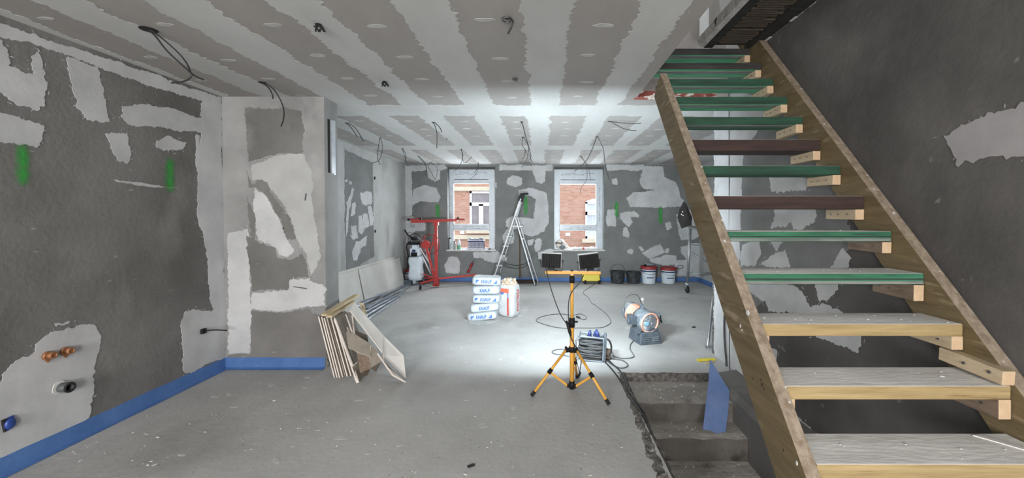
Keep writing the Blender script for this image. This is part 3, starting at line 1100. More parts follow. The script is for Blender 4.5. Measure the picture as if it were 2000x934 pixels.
floor_patch([(905, 626), (925, 618), (960, 612), (995, 603), (1030, 600), (1036, 609), (1018, 618), (985, 614), (962, 632), (930, 634)], 'dust_white', 'spilled_plaster_powder', .03, 'white powder spilled around the sacks')
for (x, y, rx, ry) in ((666, 856, 14, 4), (720, 812, 10, 6), (752, 792, 6, 3), (538 + 63, 736, 8, 4), (540, 900, 7, 5), (655, 880, 5, 2), (717, 885, 5, 4), (505, 722, 5, 2), (600, 733, 9, 3),
                       (945, 830, 9, 6), (950, 812, 7, 4), (1003, 797, 7, 4), (1018, 700, 6, 3), (1005, 815, 8, 2), (868, 790, 6, 4), (355, 888, 9, 3), (170, 872, 5, 3),
                       (448, 770, 6, 3), (530, 752, 7, 3), (595, 757, 6, 2), (700, 780, 14, 4), (380, 738, 7, 3), (800, 700, 9, 2), (770, 660, 9, 2), (850, 640, 10, 2), (760, 625, 8, 2),
                       (880, 680, 7, 2), (1230, 640, 12, 2), (1375, 655, 12, 3), (1345, 615, 10, 2), (1160, 590, 12, 2), (420, 775, 8, 2), (285, 848, 6, 3), (780, 870, 6, 3), (860, 720, 5, 2),
                       (980, 870, 4, 3), (1130, 850, 5, 3), (1180, 880, 4, 2), (820, 850, 5, 3), (620, 840, 6, 2), (455, 795, 9, 2), (910, 780, 7, 3), (1020, 560, 14, 2), (900, 575, 12, 2)):
    n = 9
    pts = [(x + rx * math.cos(t * 2 * math.pi / n) * random.uniform(.7, 1.2), y + ry * math.sin(t * 2 * math.pi / n) * random.uniform(.7, 1.2)) for t in range(n)]
    floor_patch(pts, 'dust_white', 'plaster_splash', .006)
# countless small splashes and crumbs
mb = MB()
for i in range(620):
    if i < 420:
        x, y = random.uniform(120, 1900), random.uniform(560, 934)
        p = atz(x, y)
    else:
        p = Vector((random.uniform(-3, .6), random.uniform(1.4, 8.5), 0))
    if random.random() < .25 or p.x < XL + .1 or p.x > XFAR - .1 or p.y > YB - .1 or (p.x > HOLE_X - .12 and p.y < HOLE_Y + .02) or (p.x < XCOL and 3.7 < p.y < 4.05) or (p.x > XR - .05 and p.y < YEND + .05):
        continue
    r = random.uniform(.0012, .0055) * (1.8 if random.random() < .08 else 1)
    an = random.random() * 3.14
    el = random.uniform(1, 3.2)
    h = random.uniform(.001, .004)
    vs = []
    k = 6
    for z_, f_ in ((-.001, 1), (h, .8)):
        for j in range(k):
            t = j * 2 * math.pi / k
            u, v = math.cos(t) * r * el * f_ * random.uniform(.7, 1.2), math.sin(t) * r * f_ * random.uniform(.7, 1.2)
            vs.append((p.x + u * math.cos(an) - v * math.sin(an), p.y + u * math.sin(an) + v * math.cos(an), z_))
    mb.add(vs, [tuple(range(k, 2 * k))] + [(j, (j + 1) % k, k + (j + 1) % k, k + j) for j in range(k)])
o = mb.build('plaster_crumbs', 'plaster_chip', floor)
o['kind'] = 'stuff'
# crumbs on the concrete steps
mb = MB()
for k, (ya, yb, ztop) in enumerate(nos[:5]):
    for i in range(34 if k == 0 else 14):
        x = random.uniform(HOLE_X + .1, FOUND - .05)
        yy = random.uniform(yb + .02, ya - .02)
        r = random.uniform(.002, .007)
        mb.box((x, yy, ztop + r * .4), (r * 2.2, r * 1.4, r), Matrix.Rotation(random.random() * 3, 3, 'Z'))
o = mb.build('rubble_crumbs', 'plaster_chip', bs)
o['kind'] = 'stuff'

# ------------------------------------------------------------------ windows
def make_window(n, px, xo, arrows):
    """px: (outer x0,x1, pane x0,x1, top y0,y1, low pane x0,x1, y0,y1)"""
    x0, x1, z0, z1 = WINS[n - 1]
    Yf = YB + .20
    root = thing('window_%d' % n, 'white window under grey printed film, %s of the two' % ('left' if n == 1 else 'right'), 'window', ((x0 + x1) / 2, Yf, z0))
    root['kind'] = 'structure'
    k = Yf
    a, b, c, d, e, f, g, h, i, j = px
    P = lambda x, y: aty(x, y, k)
    ox0, ox1 = P(a, 400).x, P(b, 400).x
    px0, px1 = P(c, 400).x, P(d, 400).x
    zt0, zt1 = P(900, e).z, P(900, f).z
    lx0, lx1 = P(g, 400).x, P(h, 400).x
    zl0, zl1 = P(900, i).z, P(900, j).z
    top = P(900, 330).z + .05
    bot = z0 - .01
    fr = MB()
    D = .07
    fr.box(((ox0 + px0) / 2, k, (top + bot) / 2), (px0 - ox0, D, top - bot))
    fr.box(((ox1 + px1) / 2, k, (top + bot) / 2), (ox1 - px1, D, top - bot))
    fr.box(((px0 + px1) / 2, k, (top + zt0) / 2), (px1 - px0, D, top - zt0))
    fr.box(((px0 + px1) / 2, k, (zt1 + zl0) / 2), (px1 - px0, D, zt1 - zl0))
    fr.box(((px0 + px1) / 2, k, (zl1 + bot) / 2), (px1 - px0, D, zl1 - bot))
    fr.build('window_frame', 'film', root, bevel=.004)
    # white glazing beads
    for (u0, u1, v0, v1) in ((px0, px1, zt1, zt0), (px0, px1, zl1, zl0)):
        bd = MB()
        t = .014
        bd.box((u0 + t / 2, k - .03, (v0 + v1) / 2), (t, .03, v1 - v0))
        bd.box((u1 - t / 2, k - .03, (v0 + v1) / 2), (t, .03, v1 - v0))
        bd.box(((u0 + u1) / 2, k - .03, v1 - t / 2), (u1 - u0, .03, t))
        bd.box(((u0 + u1) / 2, k - .03, v0 + t / 2), (u1 - u0, .03, t))
        bd.build('glazing_bead', 'pvc', root)
        gp = MB()
        gp.box(((u0 + u1) / 2, k, (v0 + v1) / 2), (u1 - u0, .006, v1 - v0))
        gp.build('pane', 'glass', root)
    # dark ventilation slot above the pane
    vs = MB()
    vs.box(((px0 + px1) / 2, k - .036, zt0 + .085), ((px1 - px0) * .93, .01, .012))
    vs.build('vent_slot', 'black', root)
    # printed arrows on the film
    m = MB()
    yy = k - D / 2 - .0015

    def arrow(xa, za, l, right=True, vert=False):
        s = 1 if right else -1
        if vert:
            m.box((xa, yy, za), (.006, .002, l))
            m.add([(xa - .012, yy, za + s * l / 2), (xa + .012, yy, za + s * l / 2), (xa, yy, za + s * (l / 2 + .03))], [(0, 1, 2)])
        else:
            m.box((xa, yy, za), (l, .002, .006))
            m.add([(xa + s * l / 2, yy, za - .012), (xa + s * l / 2, yy, za + .012), (xa + s * (l / 2 + .03), yy, za)], [(0, 1, 2)])
    cxm = (px0 + px1) / 2
    wv = (px1 - px0)
    for (dx, zz, r) in ((-.3, zt0 + .20, False), (.02, zt0 + .20, True), (.28, zt0 + .235, True), (-.22, zt0 + .235, True), (-.28, zt1 - .09, True), (.05, zt1 - .09, True), (.33, zt1 - .09, False), (-.1, zt1 - .045, True), (.22, zt1 - .045, True)):
        arrow(cxm + dx * wv, zz, .19 * wv * 1.2, r)
    xx = (px0 + ox0) / 2 if arrows == 'left' else (px1 + ox1) / 2
    for q in range(5):
        arrow(xx, zt1 + .12 + q * .17, .09, q % 2 == 0, True)
    for q in range(4):
        m.ball((xx + .02, yy, zl1 + .02 + q * .1), .006, 6)
    m.build('printed_film_arrows', 'ink_grey', root)['kind'] = 'stuff'
    for q in range(5):
        pass
    # sill board
    s = MB()
    zs = z0 - .002
    s.box(((x0 + x1) / 2, YB + .09, zs + .0), (x1 - x0 + .05, .26, .03))
    s.build('window_sill', 'plaster_chip', root, bevel=.003)
    # dark lintel gap
    s = MB()
    s.box(((x0 + x1) / 2, YB + .10, z1 - .018), (x1 - x0, .19, .04))
    s.build('lintel_board', 'wall_dark', root)
    return root, k


make_window(1, (877, 967, 886, 957, 358, 439, 884, 960, 449, 485), 0, 'left')
make_window(2, (1082, 1177, 1092, 1164.5, 359, 440, 1088, 1166, 450, 484), 0, 'right')

# ------------------------------------------------------------------ brick house across the street
YF = 17.0
hs = thing('brick_house', 'red brick house front across the street seen through both windows', 'house', (0, YF, -3.4))
w = MB()
w.box((-5.6, YF + .4, 2), (10.8, .8, 11.2))
w.build('front_wall', 'brick', hs)
w = MB()
w.box((6.9, YF + .3, 2), (14.2, .8, 11.2))
w.build('side_wall', 'brick', hs)


def fy(x, y, Y=YF):
    return aty(x, y, Y)


def facade_window(xa, xb, ya, yb, transom, mull, Y, parent, arch=False, curtain=False):
    a, b = fy(xa, ya, Y), fy(xb, yb, Y)
    x0, x1, z1, z0 = a.x, b.x, a.z, b.z
    w = MB()
    t = .09
    w.box((x0 + t / 2, Y - .03, (z0 + z1) / 2), (t, .10, z1 - z0))
    w.box((x1 - t / 2, Y - .03, (z0 + z1) / 2), (t, .10, z1 - z0))
    w.box(((x0 + x1) / 2, Y - .03, z1 - t / 2), (x1 - x0, .10, t))
    w.box(((x0 + x1) / 2, Y - .03, z0 + t / 2), (x1 - x0, .10, t * 1.3))
    zt_ = fy(xa, transom, Y).z
    w.box(((x0 + x1) / 2, Y - .03, zt_), (x1 - x0, .10, .15))
    if mull:
        w.box(((x0 + x1) / 2, Y - .03, (z0 + zt_) / 2), (.20, .10, zt_ - z0))
    if arch:
        n = 10
        pts = [(x0, Y - .08, z1 - .02)] + [(x0 + (x1 - x0) * i / n, Y - .08, z1 + .13 * math.sin(math.pi * i / n)) for i in range(n + 1)] + [(x1, Y - .08, z1 - .02)]
        w.prism(pts, (0, .10, 0))
    fr = w.build('window', 'facade_white', parent)
    w = MB()
    w.box(((x0 + x1) / 2, Y - .01, (z0 + z1) / 2), (x1 - x0 - .1, .02, z1 - z0 - .1))
    w.build('pane', 'curtain' if curtain else 'dark_glass', fr)
    w = MB()
    w.box(((x0 + x1) / 2, Y - .1, z0 - .09), (x1 - x0 + .3, .3, .16))
    w.build('stone_sill', 'facade_stone', parent)


facade_window(918, 962, 374, 448, 399, True, YF - .0, hs)
facade_window(1143, 1186, 394, 466, 417, False, YF - .10, hs, arch=True, curtain=True)
for dx in (-5.6, 3.2 - 5.9 * 2):
    a = fy(918, 400).x
    facade_window(CX + (a + dx) * FPX / YF, CX + (a + dx + 1.1) * FPX / YF, 374, 448, 399, True, YF, hs)
w = MB()
za, zb = fy(900, 365).z, fy(900, 373).z
w.box((-5.6, YF - .05, (za + zb) / 2), (10.8, .14, za - zb))
w.build('stone_band', 'facade_stone', hs)
w = MB()
za, zb = fy(900, 459).z, fy(900, 467).z
w.box((-5.6, YF - .05, (za + zb) / 2), (10.8, .14, za - zb))
w.build('stone_band', 'facade_stone', hs)
for x, y, Y in ((903, 454, YF - .03), (1109, 458, YF - .12)):
    w = MB()
    p = fy(x, y, Y)
    w.box(p, (.2, .05, .13))
    w.build('wall_plate_sign', 'facade_white', hs)
w = MB()
w.box((0, 13, -3.5), (60, 9, .2))
tag(w.build('street', 'asphalt'), None, None, None, 'structure')
bpy.data.objects['street']['label'] = 'street below the windows'
# ================================================================== the wooden staircase
sr = thing('staircase', 'open wooden staircase with green, brown and dusty treads between two timber strings', 'stairs', (1.35, 2.0, 0))
SXL, SXR = .92, 1.778
SLOPE = 1.19


def tread_yz(k):      # k = 1 is the lowest tread in the frame; front top edge
    return 1.276 + .170 * (k - 1), .663 + .189 * (k - 1)


def stringer(x0, x1, ytop, cap):
    # top edge passes (1.255, .642) with the slope of the flight; vertical depth .306
    y_b = 1.255 - .642 / SLOPE
    t = lambda y: .642 + (y - 1.255) * SLOPE
    n = 26
    mb = MB()
    yb0 = y_b
    top, bot = [], []
    for i in range(n + 1):
        y = yb0 + (ytop - yb0) * i / n
        top.append((y, t(y)))
    prof = [(yb0, 0.0), (yb0 + .257, 0.0)]
    # lower edge up to the head, which is cut square to the plank
    d = Vector((1, SLOPE)).normalized()
    nrm = Vector((d.y, -d.x))
    head = Vector((ytop, t(ytop)))
    low = head + nrm * .197
    prof += [(low.x, low.y), (head.x, head.y)]
    mb.m = 0
    mb.prism([(x0, y, z) for y, z in prof], (x1 - x0, 0, 0))
    o = mb.build('stringer', [cap[0], cap[1]], sr, bevel=.003)
    # the narrow top edge is the other material
    for p in o.data.polygons:
        if p.normal.z > .3 and p.normal.y < -.3:
            p.material_index = 1
    return o


sl = stringer(.868, .918, 2.86, ('wood_tim', 'wood_edge'))
sl2 = stringer(1.782, 1.838, 3.42, ('wood_tim', 'wood_edge'))
sl2['label'] = 'string along the right wall'
GREEN = dict(front='wood_green', top='tread_dust', under='wood_green')
for k in range(-1, 14):
    y, z = tread_yz(k)
    if k <= 3:
        front, under, th = 'wood_x', 'wood_x', .052
        lab = 'dusty tread with a pale yellow front edge' if k > -1 else None
    elif k in (6, 8):
        front, under, th = 'wood_brown', 'wood_brown', .072
        lab = 'dark brown tread'
    elif k >= 12:
        front, under, th = 'wood_black', 'wood_green_lit', .055
        lab = 'tread with blackened front and green underside coloured as lit'
    elif k in (10, 11):
        front, under, th = 'wood_green_dark', 'wood_green_lit', .055
        lab = 'green stained tread'
    else:
        front, under, th = ('wood_green_dark' if k > 5 else 'wood_green'), 'wood_green', .052
        lab = 'green stained tread'
    dep = .185
    mb = MB()
    nx = 10
    x0, x1 = SXL + .002, SXR
    skew = random.uniform(-.003, .003)
    mb.box(((x0 + x1) / 2, y + dep / 2, z - th / 2), (x1 - x0, dep, th))
    o = mb.build('tread', [front, 'tread_dust', under], sr, bevel=.004)
    for p in o.data.polygons:
        p.material_index = 1 if p.normal.z > .5 else 2 if p.normal.z < -.5 else 0
    if k in (4, 5):
        # a worn groove line along the front edge
        g = MB()
        g.box(((x0 + x1) / 2, y - .001, z - th * .52), (x1 - x0 - .01, .004, .005))
        g.build('groove', 'wood_black', o)
        g = MB()
        g.box(((x0 + x1) / 2, y - .001, z - th * .82), (x1 - x0 - .01, .003, .014))
        g.build('worn_edge', 'wood_greygreen', o)
    if k >= 9:
        # grey worn stripe under the tread, along its back or front
        g = MB()
        yy = y + (.045 if k != 12 else .06)
        g.box(((x0 + x1) / 2, yy, z - th - .001), (x1 - x0 - .01, .05, .003))
        g.build('worn_stripe', 'wood_greygreen', o)
    if lab:
        o['label'] = lab
    # cleats: one on each string
    zc = z - th
    h = .058
    for side in (0, 1):
        if side == 0 and k > 9:
            continue
        cl_ = MB()
        w_ = .048
        xa = SXL + w_ / 2 - .001 if side == 0 else SXR - w_ / 2
        l = .225 if side else .19
        hh = h + (.018 if (side and k in (2, 4)) else 0)
        yf = y - (.002 if side else -.012)
        tilt = R(random.uniform(-1.5, 1.5))
        cl_.box((xa, yf + l / 2, zc - hh / 2 - .001), (w_, l, hh), Matrix.Rotation(tilt, 3, 'X'))
        mt = 'cleat_dark' if (side and k in (2, 4, 5)) else 'cleat'
        c = cl_.build('cleat', [mt, 'cleat_end'], sr, bevel=.003)
        for p in c.data.polygons:
            if p.normal.y < -.5:
                p.material_index = 1
        for q in (.25, .55, .8):
            s = MB()
            xs_ = xa - w_ / 2 - .001 if side else xa + w_ / 2 + .001
            s.cyl((xs_, yf + l * q, zc - hh * .5), (xs_ + (-.002 if side else .002), yf + l * q, zc - hh * .5), .005, n=8)
            s.build('screw', 'steel_dark', c)
# spare cleat screwed on the right string above the second tread
y, z = tread_yz(2)
mb = MB()
rt = Matrix.Rotation(R(3), 3, 'X')
mb.box((SXR - .024, y + .105, z + .040), (.048, .235, .055), rt)
c = mb.build('cleat', ['cleat', 'cleat_end'], sr, bevel=.003)
for p in c.data.polygons:
    if p.normal.y < -.5:
        p.material_index = 1
c['label'] = 'loose pale cleat lying on top of the second tread'
for q in (.03, .12):
    s = MB()
    s.cyl((SXR - .049, y + q, z + .042), (SXR - .053, y + q, z + .042), .006, n=8)
    s.build('screw', 'steel_dark', c)
# knots, a screw washer and chips on the strings and treads
mb = MB()
for i in range(46):
    k = random.choice([1, 1, 2, 2, 3, 3, 4, 5])
    y, z = tread_yz(k)
    r = random.uniform(.001, .0038)
    mb.box((random.uniform(SXL + .02, SXR - .02), y + random.uniform(.01, .16), z + r * .4), (r * random.uniform(1, 4), r * 1.6, r), Matrix.Rotation(random.random() * 3, 3, 'Z'))
for i in range(26):
    y = random.uniform(1.0, 3.2)
    zt_ = .642 + (y - 1.255) * SLOPE
    x = random.choice([.893, 1.81]) + random.uniform(-.02, .02)
    r = random.uniform(.0015, .005)
    mb.box((x, y, zt_ + .001), (r * 2, r * 2.5, r), Matrix.Rotation(R(50), 3, 'X'))
mb.build('plaster_chips', 'dust_white', sr)['kind'] = 'stuff'
y, z = tread_yz(1)
mb = MB()
mb.prism([(1.63, y + .165, z + .001), (1.66, y + .168, z + .001), (1.777, y + .03, z + .001), (1.76, y + .02, z + .001)], (0, 0, .004))
mb.build('plaster_splinter', 'plaster_chip', sr)
p = atx(1461, 611, .866)
mb = MB()
mb.cyl(p, p + Vector((-.003, 0, 0)), .011, n=14)
w1 = mb.build('washer', 'plaster_chip', sl)
for (x, yy, r) in ((1446, 637, .006), (1449, 645, .004), (1488, 752, .006), (1492, 760, .004), (1486, 742, .004), (1470, 740, .004), (1556, 905, .006), (1530, 880, .004), (1400, 500, .005), (1372, 470, .004)):
    p = atx(x, yy, .8672)
    mb = MB()
    mb.ball(p, r, 8, (.25, 1, 1.4))
    mb.build('knot', 'plaster_chip' if (x, yy) in ((1446, 637), (1449, 645), (1556, 905)) else 'wood_black', sl)

# thin cord hanging behind the treads
mb = MB()
pts = [atx(1424, 130, XR - .03)]
pts = [aty(1424, 120, 3.80), aty(1424, 300, 3.80), aty(1424.5, 500, 3.80), aty(1425, 700, 3.70), aty(1428, 760, 3.5)]
mb.tube(smooth_path(pts, 5), .0035, 6)
tag(mb.build('hanging_cord', 'black_matt'), 'thin black cord hanging straight down behind the treads', 'cord')
mb = MB()
pts = [aty(1441, 190, 4.1), aty(1441, 330, 4.0), aty(1446, 480, 3.9), aty(1443, 540, 3.9)]
mb.tube(smooth_path(pts, 5), .002, 6)
tag(mb.build('pale_cord', 'cable_grey'), 'thin grey cord just right of the black hanging cord behind the treads', 'cord')
mb = MB()
pts = [atx(x, y, XR - .02) for x, y in ((1419, 585), (1415, 620), (1415, 660), (1418, 700), (1421, 735), (1423, 770))]
mb.tube(smooth_path(pts, 5), .010, 8)
tag(mb.build('wall_cable', 'cable'), 'thick black cable running down the white wall end above the blue board', 'cable')
# ================================================================== tripod work light
TC = Vector((.25, 3.27, 0))
tl = thing('work_light', 'yellow tripod work light with two black floodlights on a crossbar', 'work light', TC)
feet = [atz(1040, 774), atz(1188, 791), atz(1127, 739)]
TX = TC.x
hubz, colz, barz = .045, .352, 1.015
mb = MB()
mb.cyl((TX, TC.y, .05), (TX, TC.y, .60), .0185)
mb.build('pole', 'yellow_tube', tl)
mb = MB()
mb.cyl((TX, TC.y, .58), (TX, TC.y, .995), .0145)
mb.build('upper_pole', 'yellow_tube', tl)
mb = MB()
mb.cyl((TX, TC.y, .545), (TX, TC.y, .625), .025)
mb.cyl((TX + .02, TC.y, .59), (TX + .05, TC.y, .59), .008)
mb.build('clamp_collar', 'black', tl)
mb = MB()
mb.cyl((TX, TC.y, .925), (TX, TC.y, .985), .022)
mb.build('top_collar', 'black', tl)
mb = MB()
mb.cyl((TX, TC.y, hubz - .03), (TX, TC.y, hubz + .035), .024)
for f in feet:
    d = (f - TC).normalized()
    mb.bar((TX, TC.y, hubz), TC + d * .045 + Vector((0, 0, hubz)), .02, .03)
mb.build('hub', 'black', tl)
mb = MB()
mb.cyl((TX, TC.y, colz - .02), (TX, TC.y, colz + .025), .027)
for f in feet:
    d = (f - TC).normalized()
    mb.bar((TX, TC.y, colz), TC + d * .058 + Vector((0, 0, colz)), .024, .034)
    q = TC + d * .055 + Vector((0, 0, colz))
    mb.ball(q + Vector((0, 0, .022)), .012, 8)
mb.build('leg_collar', 'black', tl)
for f in feet:
    d = (f - TC).normalized()
    top = TC + d * .055 + Vector((0, 0, colz))
    end = f + Vector((0, 0, .014))
    mb = MB()
    mb.cyl(top, end, .0115, n=12)
    lg = mb.build('leg', 'yellow_tube', tl)
    mb = MB()
    v = (end - top).normalized()
    mb.cyl(end - v * .03, end + v * .012, .015, n=12)
    mb.build('rubber_foot', 'black_matt', lg)
    kn = top.lerp(end, .48)
    mb = MB()
    mb.cyl(kn - v * .022, kn + v * .022, .018, n=12)
    mb.ball(kn + Vector((0, -.018, 0)), .009, 8)
    mb.build('brace_clip', 'black', lg)
    mb = MB()
    mb.bar(kn - Vector((0, 0, .01)), TC + d * .04 + Vector((0, 0, hubz)), .005, .018)
    mb.build('brace', 'yellow_tube', tl)
bx0, bx1 = aty(1065, 533, TC.y).x, aty(1173, 533, TC.y).x
mb = MB()
mb.bar((bx0, TC.y, barz), (bx1, TC.y, barz - .004), .03, .026)
mb.build('crossbar', 'yellow_tube', tl, bevel=.003)
mb = MB()
for x in (TX, bx0 + .09, bx1 - .11):
    mb.cyl((x, TC.y, barz + .012), (x, TC.y, barz + .022), .012, n=12)
mb.build('wing_nuts', 'black', tl)


def flood(cx_px, cy_px, roll, yaw, side_light):
    c = aty(cx_px, cy_px, TC.y - .0)
    T = Matrix.Translation(c) @ Matrix.Rotation(yaw, 4, 'Z') @ Matrix.Rotation(roll, 4, 'Y') @ Matrix.Rotation(R(3), 4, 'X')
    W, H, D = .165, .118, .04
    mb = MB(T)
    mb.box((0, -.005, 0), (W, D, H))
    for i in range(11):      # cooling fins on the back
        mb.box((-W / 2 + .014 + i * (W - .028) / 10, -.028, .0), (.003, .014, H - .016))
    mb.box((0, -.026, -H / 2 - .002), (.06, .03, .024))
    hs_ = mb.build('floodlight', 'black', tl, bevel=.002)
    mb = MB(T)
    t = .009
    mb.box((0, .018, H / 2 + .003), (W + .006, .036, .007))  # lit top of the housing put in as a white strip
    mb.box((0, .026, -H / 2), (W + .004, .02, .003))
    mb.box((W / 2 + .001, .024, 0), (.005 if side_light else .003, .024, H))
    mb.box((-W / 2, .026, 0), (.003, .02, H))
    mb.build('rim_and_lit_top', 'pvc', hs_)
    mb = MB(T)
    mb.box((0, .0175, 0), (W - .012, .002, H - .012))
    mb.build('led_panel', 'led', hs_)
    # U bracket
    mb = MB()
    bz = barz + .015
    xl = T @ Vector((-W / 2 - .012, 0, 0))
    xr = T @ Vector((W / 2 + .012, 0, 0))
    a0 = Vector((xl.x, TC.y, bz))
    b0 = Vector((xr.x, TC.y, bz))
    mb.tube([xl, a0 + Vector((0, 0, .012)), a0, b0, b0 + Vector((0, 0, .012)), xr], .0035, 6)
    mb.ball(xr + Vector((.004, 0, 0)), .010, 8)
    mb.ball(xl - Vector((.004, 0, 0)), .010, 8)
    mb.build('bracket', 'steel_dark', hs_)
    # its light
    d = bpy.data.lights.new('floodlight_beam', 'AREA')
    d.shape = 'RECTANGLE'
    d.size, d.size_y = W - .02, H - .02
    d.energy = FLOOD
    d.color = (.80, .93, 1.0)
    o = bpy.data.objects.new('floodlight_beam', d)
    COL.objects.link(o)
    o.matrix_world = T @ Matrix.Translation((0, .022, 0)) @ Matrix.Rotation(R(90), 4, 'X')
    return T


FLOOD = 70
f1 = flood(1077, 509, R(2), R(-3), 1)
f2 = flood(1150, 510, R(-6), R(7), 0)
# power leads
mb = MB()
Yt = TC.y
pts = [aty(1066, 522, Yt - .03), aty(1072, 550, Yt - .03), aty(1083, 585, Yt - .03), aty(1095, 615, Yt - .03), aty(1107, 634, Yt - .03), aty(1112, 645, Yt - .03)]
mb.tube(smooth_path(pts, 5), .0042, 7)
mb.build('lead', 'cable', tl)
mb = MB()
pts = [aty(1140, 538, Yt - .03), aty(1132, 552, Yt - .03), aty(1117, 570, Yt - .03), aty(1111, 588, Yt - .03), aty(1110, 612, Yt - .03), aty(1111, 640, Yt - .03)]
mb.tube(smooth_path(pts, 5), .0042, 7)
mb.build('lead', 'cable', tl)
mb = MB()
pts = [aty(1108, 630, Yt - .035), aty(1113, 650, Yt - .035)]
mb.tube([aty(1106, 627, Yt - .035), aty(1109, 634, Yt - .035), aty(1113, 650, Yt - .035), aty(1115, 657, Yt - .03)], .012, 8, radii=[.008, .014, .013, .006])
mb.build('plug', 'black_matt', tl)
mb = MB()
pts = [aty(1113, 655, Yt - .03), aty(1122, 674, Yt - .035), aty(1131, 688, Yt + .01), aty(1135, 705, Yt + .05), aty(1133, 722, Yt + .09), aty(1131, 732, Yt + .1)]
mb.tube(smooth_path(pts, 5), .0045, 7)
mb.build('lead', 'cable', tl)
mb = MB()
mb.tube([aty(1133, 727, Yt + .1), aty(1130, 737, Yt + .1)], .010, 8)
mb.tube(smooth_path([aty(1124, 700, Yt + .1), aty(1128, 712, Yt + .1), aty(1131, 727, Yt + .1)], 4), .003, 6)
mb.build('plug', 'black_matt', tl)

# ------------------------------------------------------------------ cables lying on the floor
def floor_cable(name, pts, r, mt, label, plug=None, z=None, sub=6):
    p = [atz(x, y) + Vector((0, 0, r)) for x, y in pts]
    root_parent = None
    mb = MB()
    mb.tube(smooth_path(p, sub), r, 7)
    o = tag(mb.build(name, mt), label, 'cable')
    if plug:
        q0, q1 = atz(*plug[0]) + Vector((0, 0, .014)), atz(*plug[1]) + Vector((0, 0, .014))
        m2 = MB()
        m2.tube([q0, q0.lerp(q1, .5), q1], .012, 8, radii=[.008, .016, .013])
        pp = m2.build('plug', 'black_matt')
        pp.parent = o
    return o


floor_cable('power_cable', [(1163, 554), (1155, 560), (1141, 569), (1140, 574), (1150, 583), (1155, 592), (1163, 597), (1175, 606), (1186, 616), (1193, 628), (1190, 634), (1178, 640), (1160, 641.5), (1130, 641.5),
                            (1105, 642), (1085, 640), (1065, 635), (1049, 629), (1048, 625), (1056, 620), (1075, 615.5), (1095, 614), (1112, 616), (1122, 616), (1132, 614), (1140, 616), (1145.5, 621), (1143, 624.5), (1137, 624.5), (1132, 622)],
            .0042, 'cable', 'thin black cable looping round the tripod from the yellow compressor', ((1133, 623), (1126, 620.5)))

# ------------------------------------------------------------------ cable reel
RC = atz(1156, 706) + Vector((0, .07, 0))
rl = thing('cable_reel', 'grey cable reel with blue plugs standing behind the tripod', 'cable reel', (RC.x, RC.y, 0))
cen = Vector((RC.x, RC.y, .15))
RT = Matrix.Translation(Vector((RC.x, RC.y, 0))) @ Matrix.Rotation(R(-9), 4, 'Z') @ Matrix.Rotation(R(3), 4, 'Y')
up = Vector((0, 0, 1))
for i in range(34):      # cable wound flat round the holder, each turn slanted its own way
    mb = MB(RT)
    z0 = .045 + (i % 17) * .0102
    rx, ry = .125 + (.008 if i >= 17 else 0) + random.uniform(-.003, .003), .058 + (.010 if i >= 17 else 0)
    sa_, sb_ = random.uniform(-.022, .022), random.uniform(-.02, .02)
    pts = []
    for j in range(29):
        a = 2 * math.pi * j / 28
        ca, sa = math.cos(a), math.sin(a)
        x_, y_ = rx * math.copysign(abs(ca) ** .45, ca), ry * math.copysign(abs(sa) ** .45, sa)
        pts.append((x_, y_, max(.012, z0 + sa_ * x_ / .12 + sb_ * math.sin(a * 2) * .5)))
    mb.tube(pts, .0056, 6, cap=False)
    mb.build('cable_turn', 'cable_grey' if i % 3 else 'cable', rl)
mb = MB(RT)
mb.box((0, 0, .12), (.22, .085, .19))
mb.build('winding_core', 'black', rl)
mb = MB(RT)
for s_ in (-1, 1):
    mb.tube(smooth_path([(-.13, s_ * .07, .245), (.10, s_ * .07, .245), (.118, s_ * .075, .23), (.12, s_ * .08, .03), (.10, s_ * .082, .012), (-.10, s_ * .082, .010)], 4), .009, 8)
mb.tube([(-.13, -.07, .245), (-.145, 0, .235), (-.13, .07, .245)], .010, 8)
mb.build('frame', 'heater', rl)
mb = MB(RT)
mb.bar((.135, -.075, .015), (.135, -.075, .262), .028, .02)
mb.bar((.135, .075, .015), (.135, .075, .262), .028, .02)
mb.bar((.135, -.075, .25), (.135, .075, .25), .02, .02)
mb.build('side_bracket', 'heater_dark', rl, bevel=.003)
mb = MB(RT)
mb.tube(smooth_path([(.14, -.03, .235), (.175, -.03, .22), (.20, -.02, .16), (.195, -.02, .08), (.15, -.03, .05)], 5), .010, 8)
mb.build('carry_handle', 'cable', rl)
mb = MB(RT)
mb.box((.17, .01, .07), (.05, .06, .09))
mb.build('socket_block', 'cleat_dark', rl, bevel=.006)
for (x_, y_, t_) in ((-.03, -.02, .2), (.055, .0, -.5), (.03, .03, .5)):
    mb = MB(RT)
    mb.tube([(x_, y_, .235), (x_ + .01 * t_, y_, .275), (x_ + .03 * t_, y_ + .01, .305)], .014, 8, radii=[.020, .019, .008])
    mb.box((x_, y_, .245), (.05, .035, .012))
    p_ = mb.build('plug', 'ink_navy', rl)
    p_['label'] = 'dark blue plug'
q1 = aty(1148, 656, cen.y - .02)
mb = MB()
mb.tube(smooth_path([q1, aty(1140, 652, cen.y - .03), aty(1130, 657, cen.y - .06), aty(1124, 666, cen.y - .08), aty(1124, 676, cen.y - .09), aty(1128, 684, cen.y - .09)], 5), .004, 6)
mb.tube(smooth_path([aty(1146, 662, cen.y - .02), aty(1134, 661, cen.y - .05), aty(1126, 668, cen.y - .07), aty(1127, 690, cen.y - .1), atz(1124, 700) + Vector((0, 0, .006)), atz(1100, 695) + Vector((0, 0, .006)), atz(1082, 692) + Vector((0, 0, .006)), atz(1079, 687) + Vector((0, 0, .006)), atz(1092, 683.5) + Vector((0, 0, .006)), atz(1105, 684) + Vector((0, 0, .006))], 5), .005, 6)
mb.build('lead', 'cable_grey', rl)

